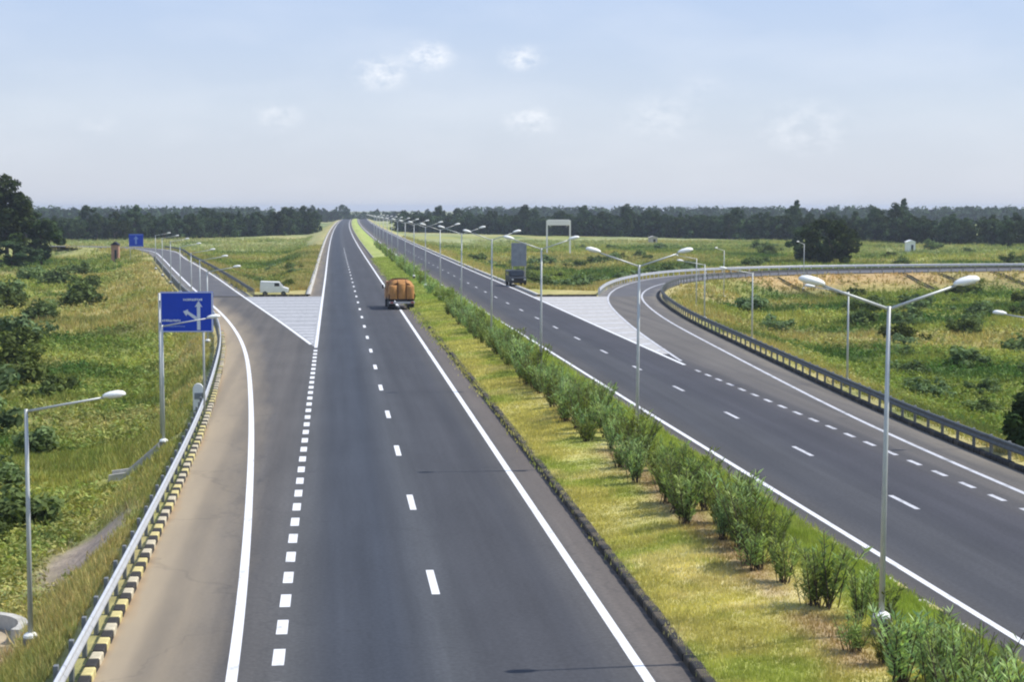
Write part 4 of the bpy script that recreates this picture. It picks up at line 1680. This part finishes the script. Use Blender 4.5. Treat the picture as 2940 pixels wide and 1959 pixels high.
def field_cover(name, label, n, y0, y1, xf, power, seed, hmin, hmax):
    x, y, r_ = pick(n, y0, y1, xf, power, seed)
    d = pave_dist(x, y)
    k = d > 0.9
    x, y, d = x[k], y[k], d[k]
    bare = np.hypot((x + 7.9) / 1.5, (y - 56.5) / 4.6) < .8 + .5 * r_.random(len(x))
    bare |= np.hypot((x + 9.9) / 1.9, (y - 47.0) / 1.9) < 1
    bare |= (np.abs(x + 8.1) < 2.0) & (np.abs(y - 74.8) < 1.2)
    x, y, d = x[~bare], y[~bare], d[~bare]
    z = ground_z(x, y, d)
    c = ground_tone(x, y, d) * (0.9 + .25 * r_.random((len(x), 1)))
    c[:, 0] *= 1 + .3 * (r_.random(len(x)) - .5)
    P = np.stack([x, y, z], 1)
    weedy = sstep(fbm(x, y, 7, 77), .42, .56) * sstep(d, 2.0, 5.0)
    isw = r_.random(len(x)) < weedy * .85
    sc = (y / 60).clip(.7, 5)
    tall = hmin + (hmax - hmin) * fbm(x, y, 5, 88) ** 1.5 * np.clip(d / 4, .35, 1)
    g = ~isw
    Vg, Fg, Kg = blades(P[g], tall[g] * sc[g] ** .25, (.024 * sc[g]).clip(.016, .12), c[g], 7, seed + 1, (.12 * sc[g]).clip(.08, .6), .6)
    tag(link("grass", mesh_np("grass", Vg, Fg, Kg), M['grass']), "long mixed grass " + label, "grass", None, "stuff")
    Pw = P[isw].copy()
    rad = (.16 + .30 * r_.random(isw.sum())) * sc[isw] ** .45
    Pw[:, 2] += rad * .55
    cw = c[isw] * np.array((.88, .98, .95)) * (.7 + .6 * r_.random((isw.sum(), 1)))
    Vw, Fw, Kw = leaf_quads(Pw, rad, 9, .13 * sc[isw] ** .55, cw, (1, 1, .8), .35, seed + 2, 1.4, .6)
    tag(link("weeds", mesh_np("weeds", Vw, Fw, Kw), M['grass']), "leafy green weeds " + label, "weeds", None, "stuff")


field_cover("left", "on the bank left of the guardrail", 52000, 30, 420, lambda y, u: x_on(XL_PATH, np.minimum(y, 430)) - .3 - u ** 1.2 * (9 + y * .20), 1.5, 101, .14, .75)
field_cover("loop", "inside the loop of the merge ramp", 46000, 52, 262, lambda y, u: np.interp(y, RAIL_R[:150, 1], RAIL_R[:150, 0]) + .3 + u * (13 + y * .36), 1.3, 201, .18, .80)
field_cover("wedge_left", "in the wedge between exit ramp and highway", 15000, 191, 460, lambda y, u: (x_on(LRR, np.minimum(y, 440)) + 1.3) * (1 - u) - 3.2 * u, 1.2, 301, .3, .9)
field_cover("wedge_right", "in the wedge between highway and ramp curve", 26000, 188, 620, lambda y, u: xRO(y) + 1.2 + u * (8 + (y - 185) * .40), 1.2, 401, .3, 1.0)
field_cover("far_left", "across the far left field", 9000, 380, 700, lambda y, u: -8 - u * (40 + y * .20), 1.2, 501, .4, 1.1)
field_cover("far_right", "across the far field beyond the merge ramp", 15000, 275, 640, lambda y, u: 50 + u * (y * .36), 1.2, 601, .4, 1.1)

# ---------------------------------------------------------------- haze
hz = N("haze_air")
pv = hz.n("ShaderNodeVolumePrincipled", {'Color': c4(.78, .87, 1.0), 'Density': 0.00014, 'Anisotropy': 0.2})
hz.t.links.new(pv.outputs[0], hz.out.inputs['Volume'])
hb = MB().box((0, 0, 6.5), (18400, 9600, 27)).build("haze", hz.m)
hb.location = (0, 4500, 4.0)
tag(hb, "thin pale summer haze over the whole landscape", "haze", None, "stuff")
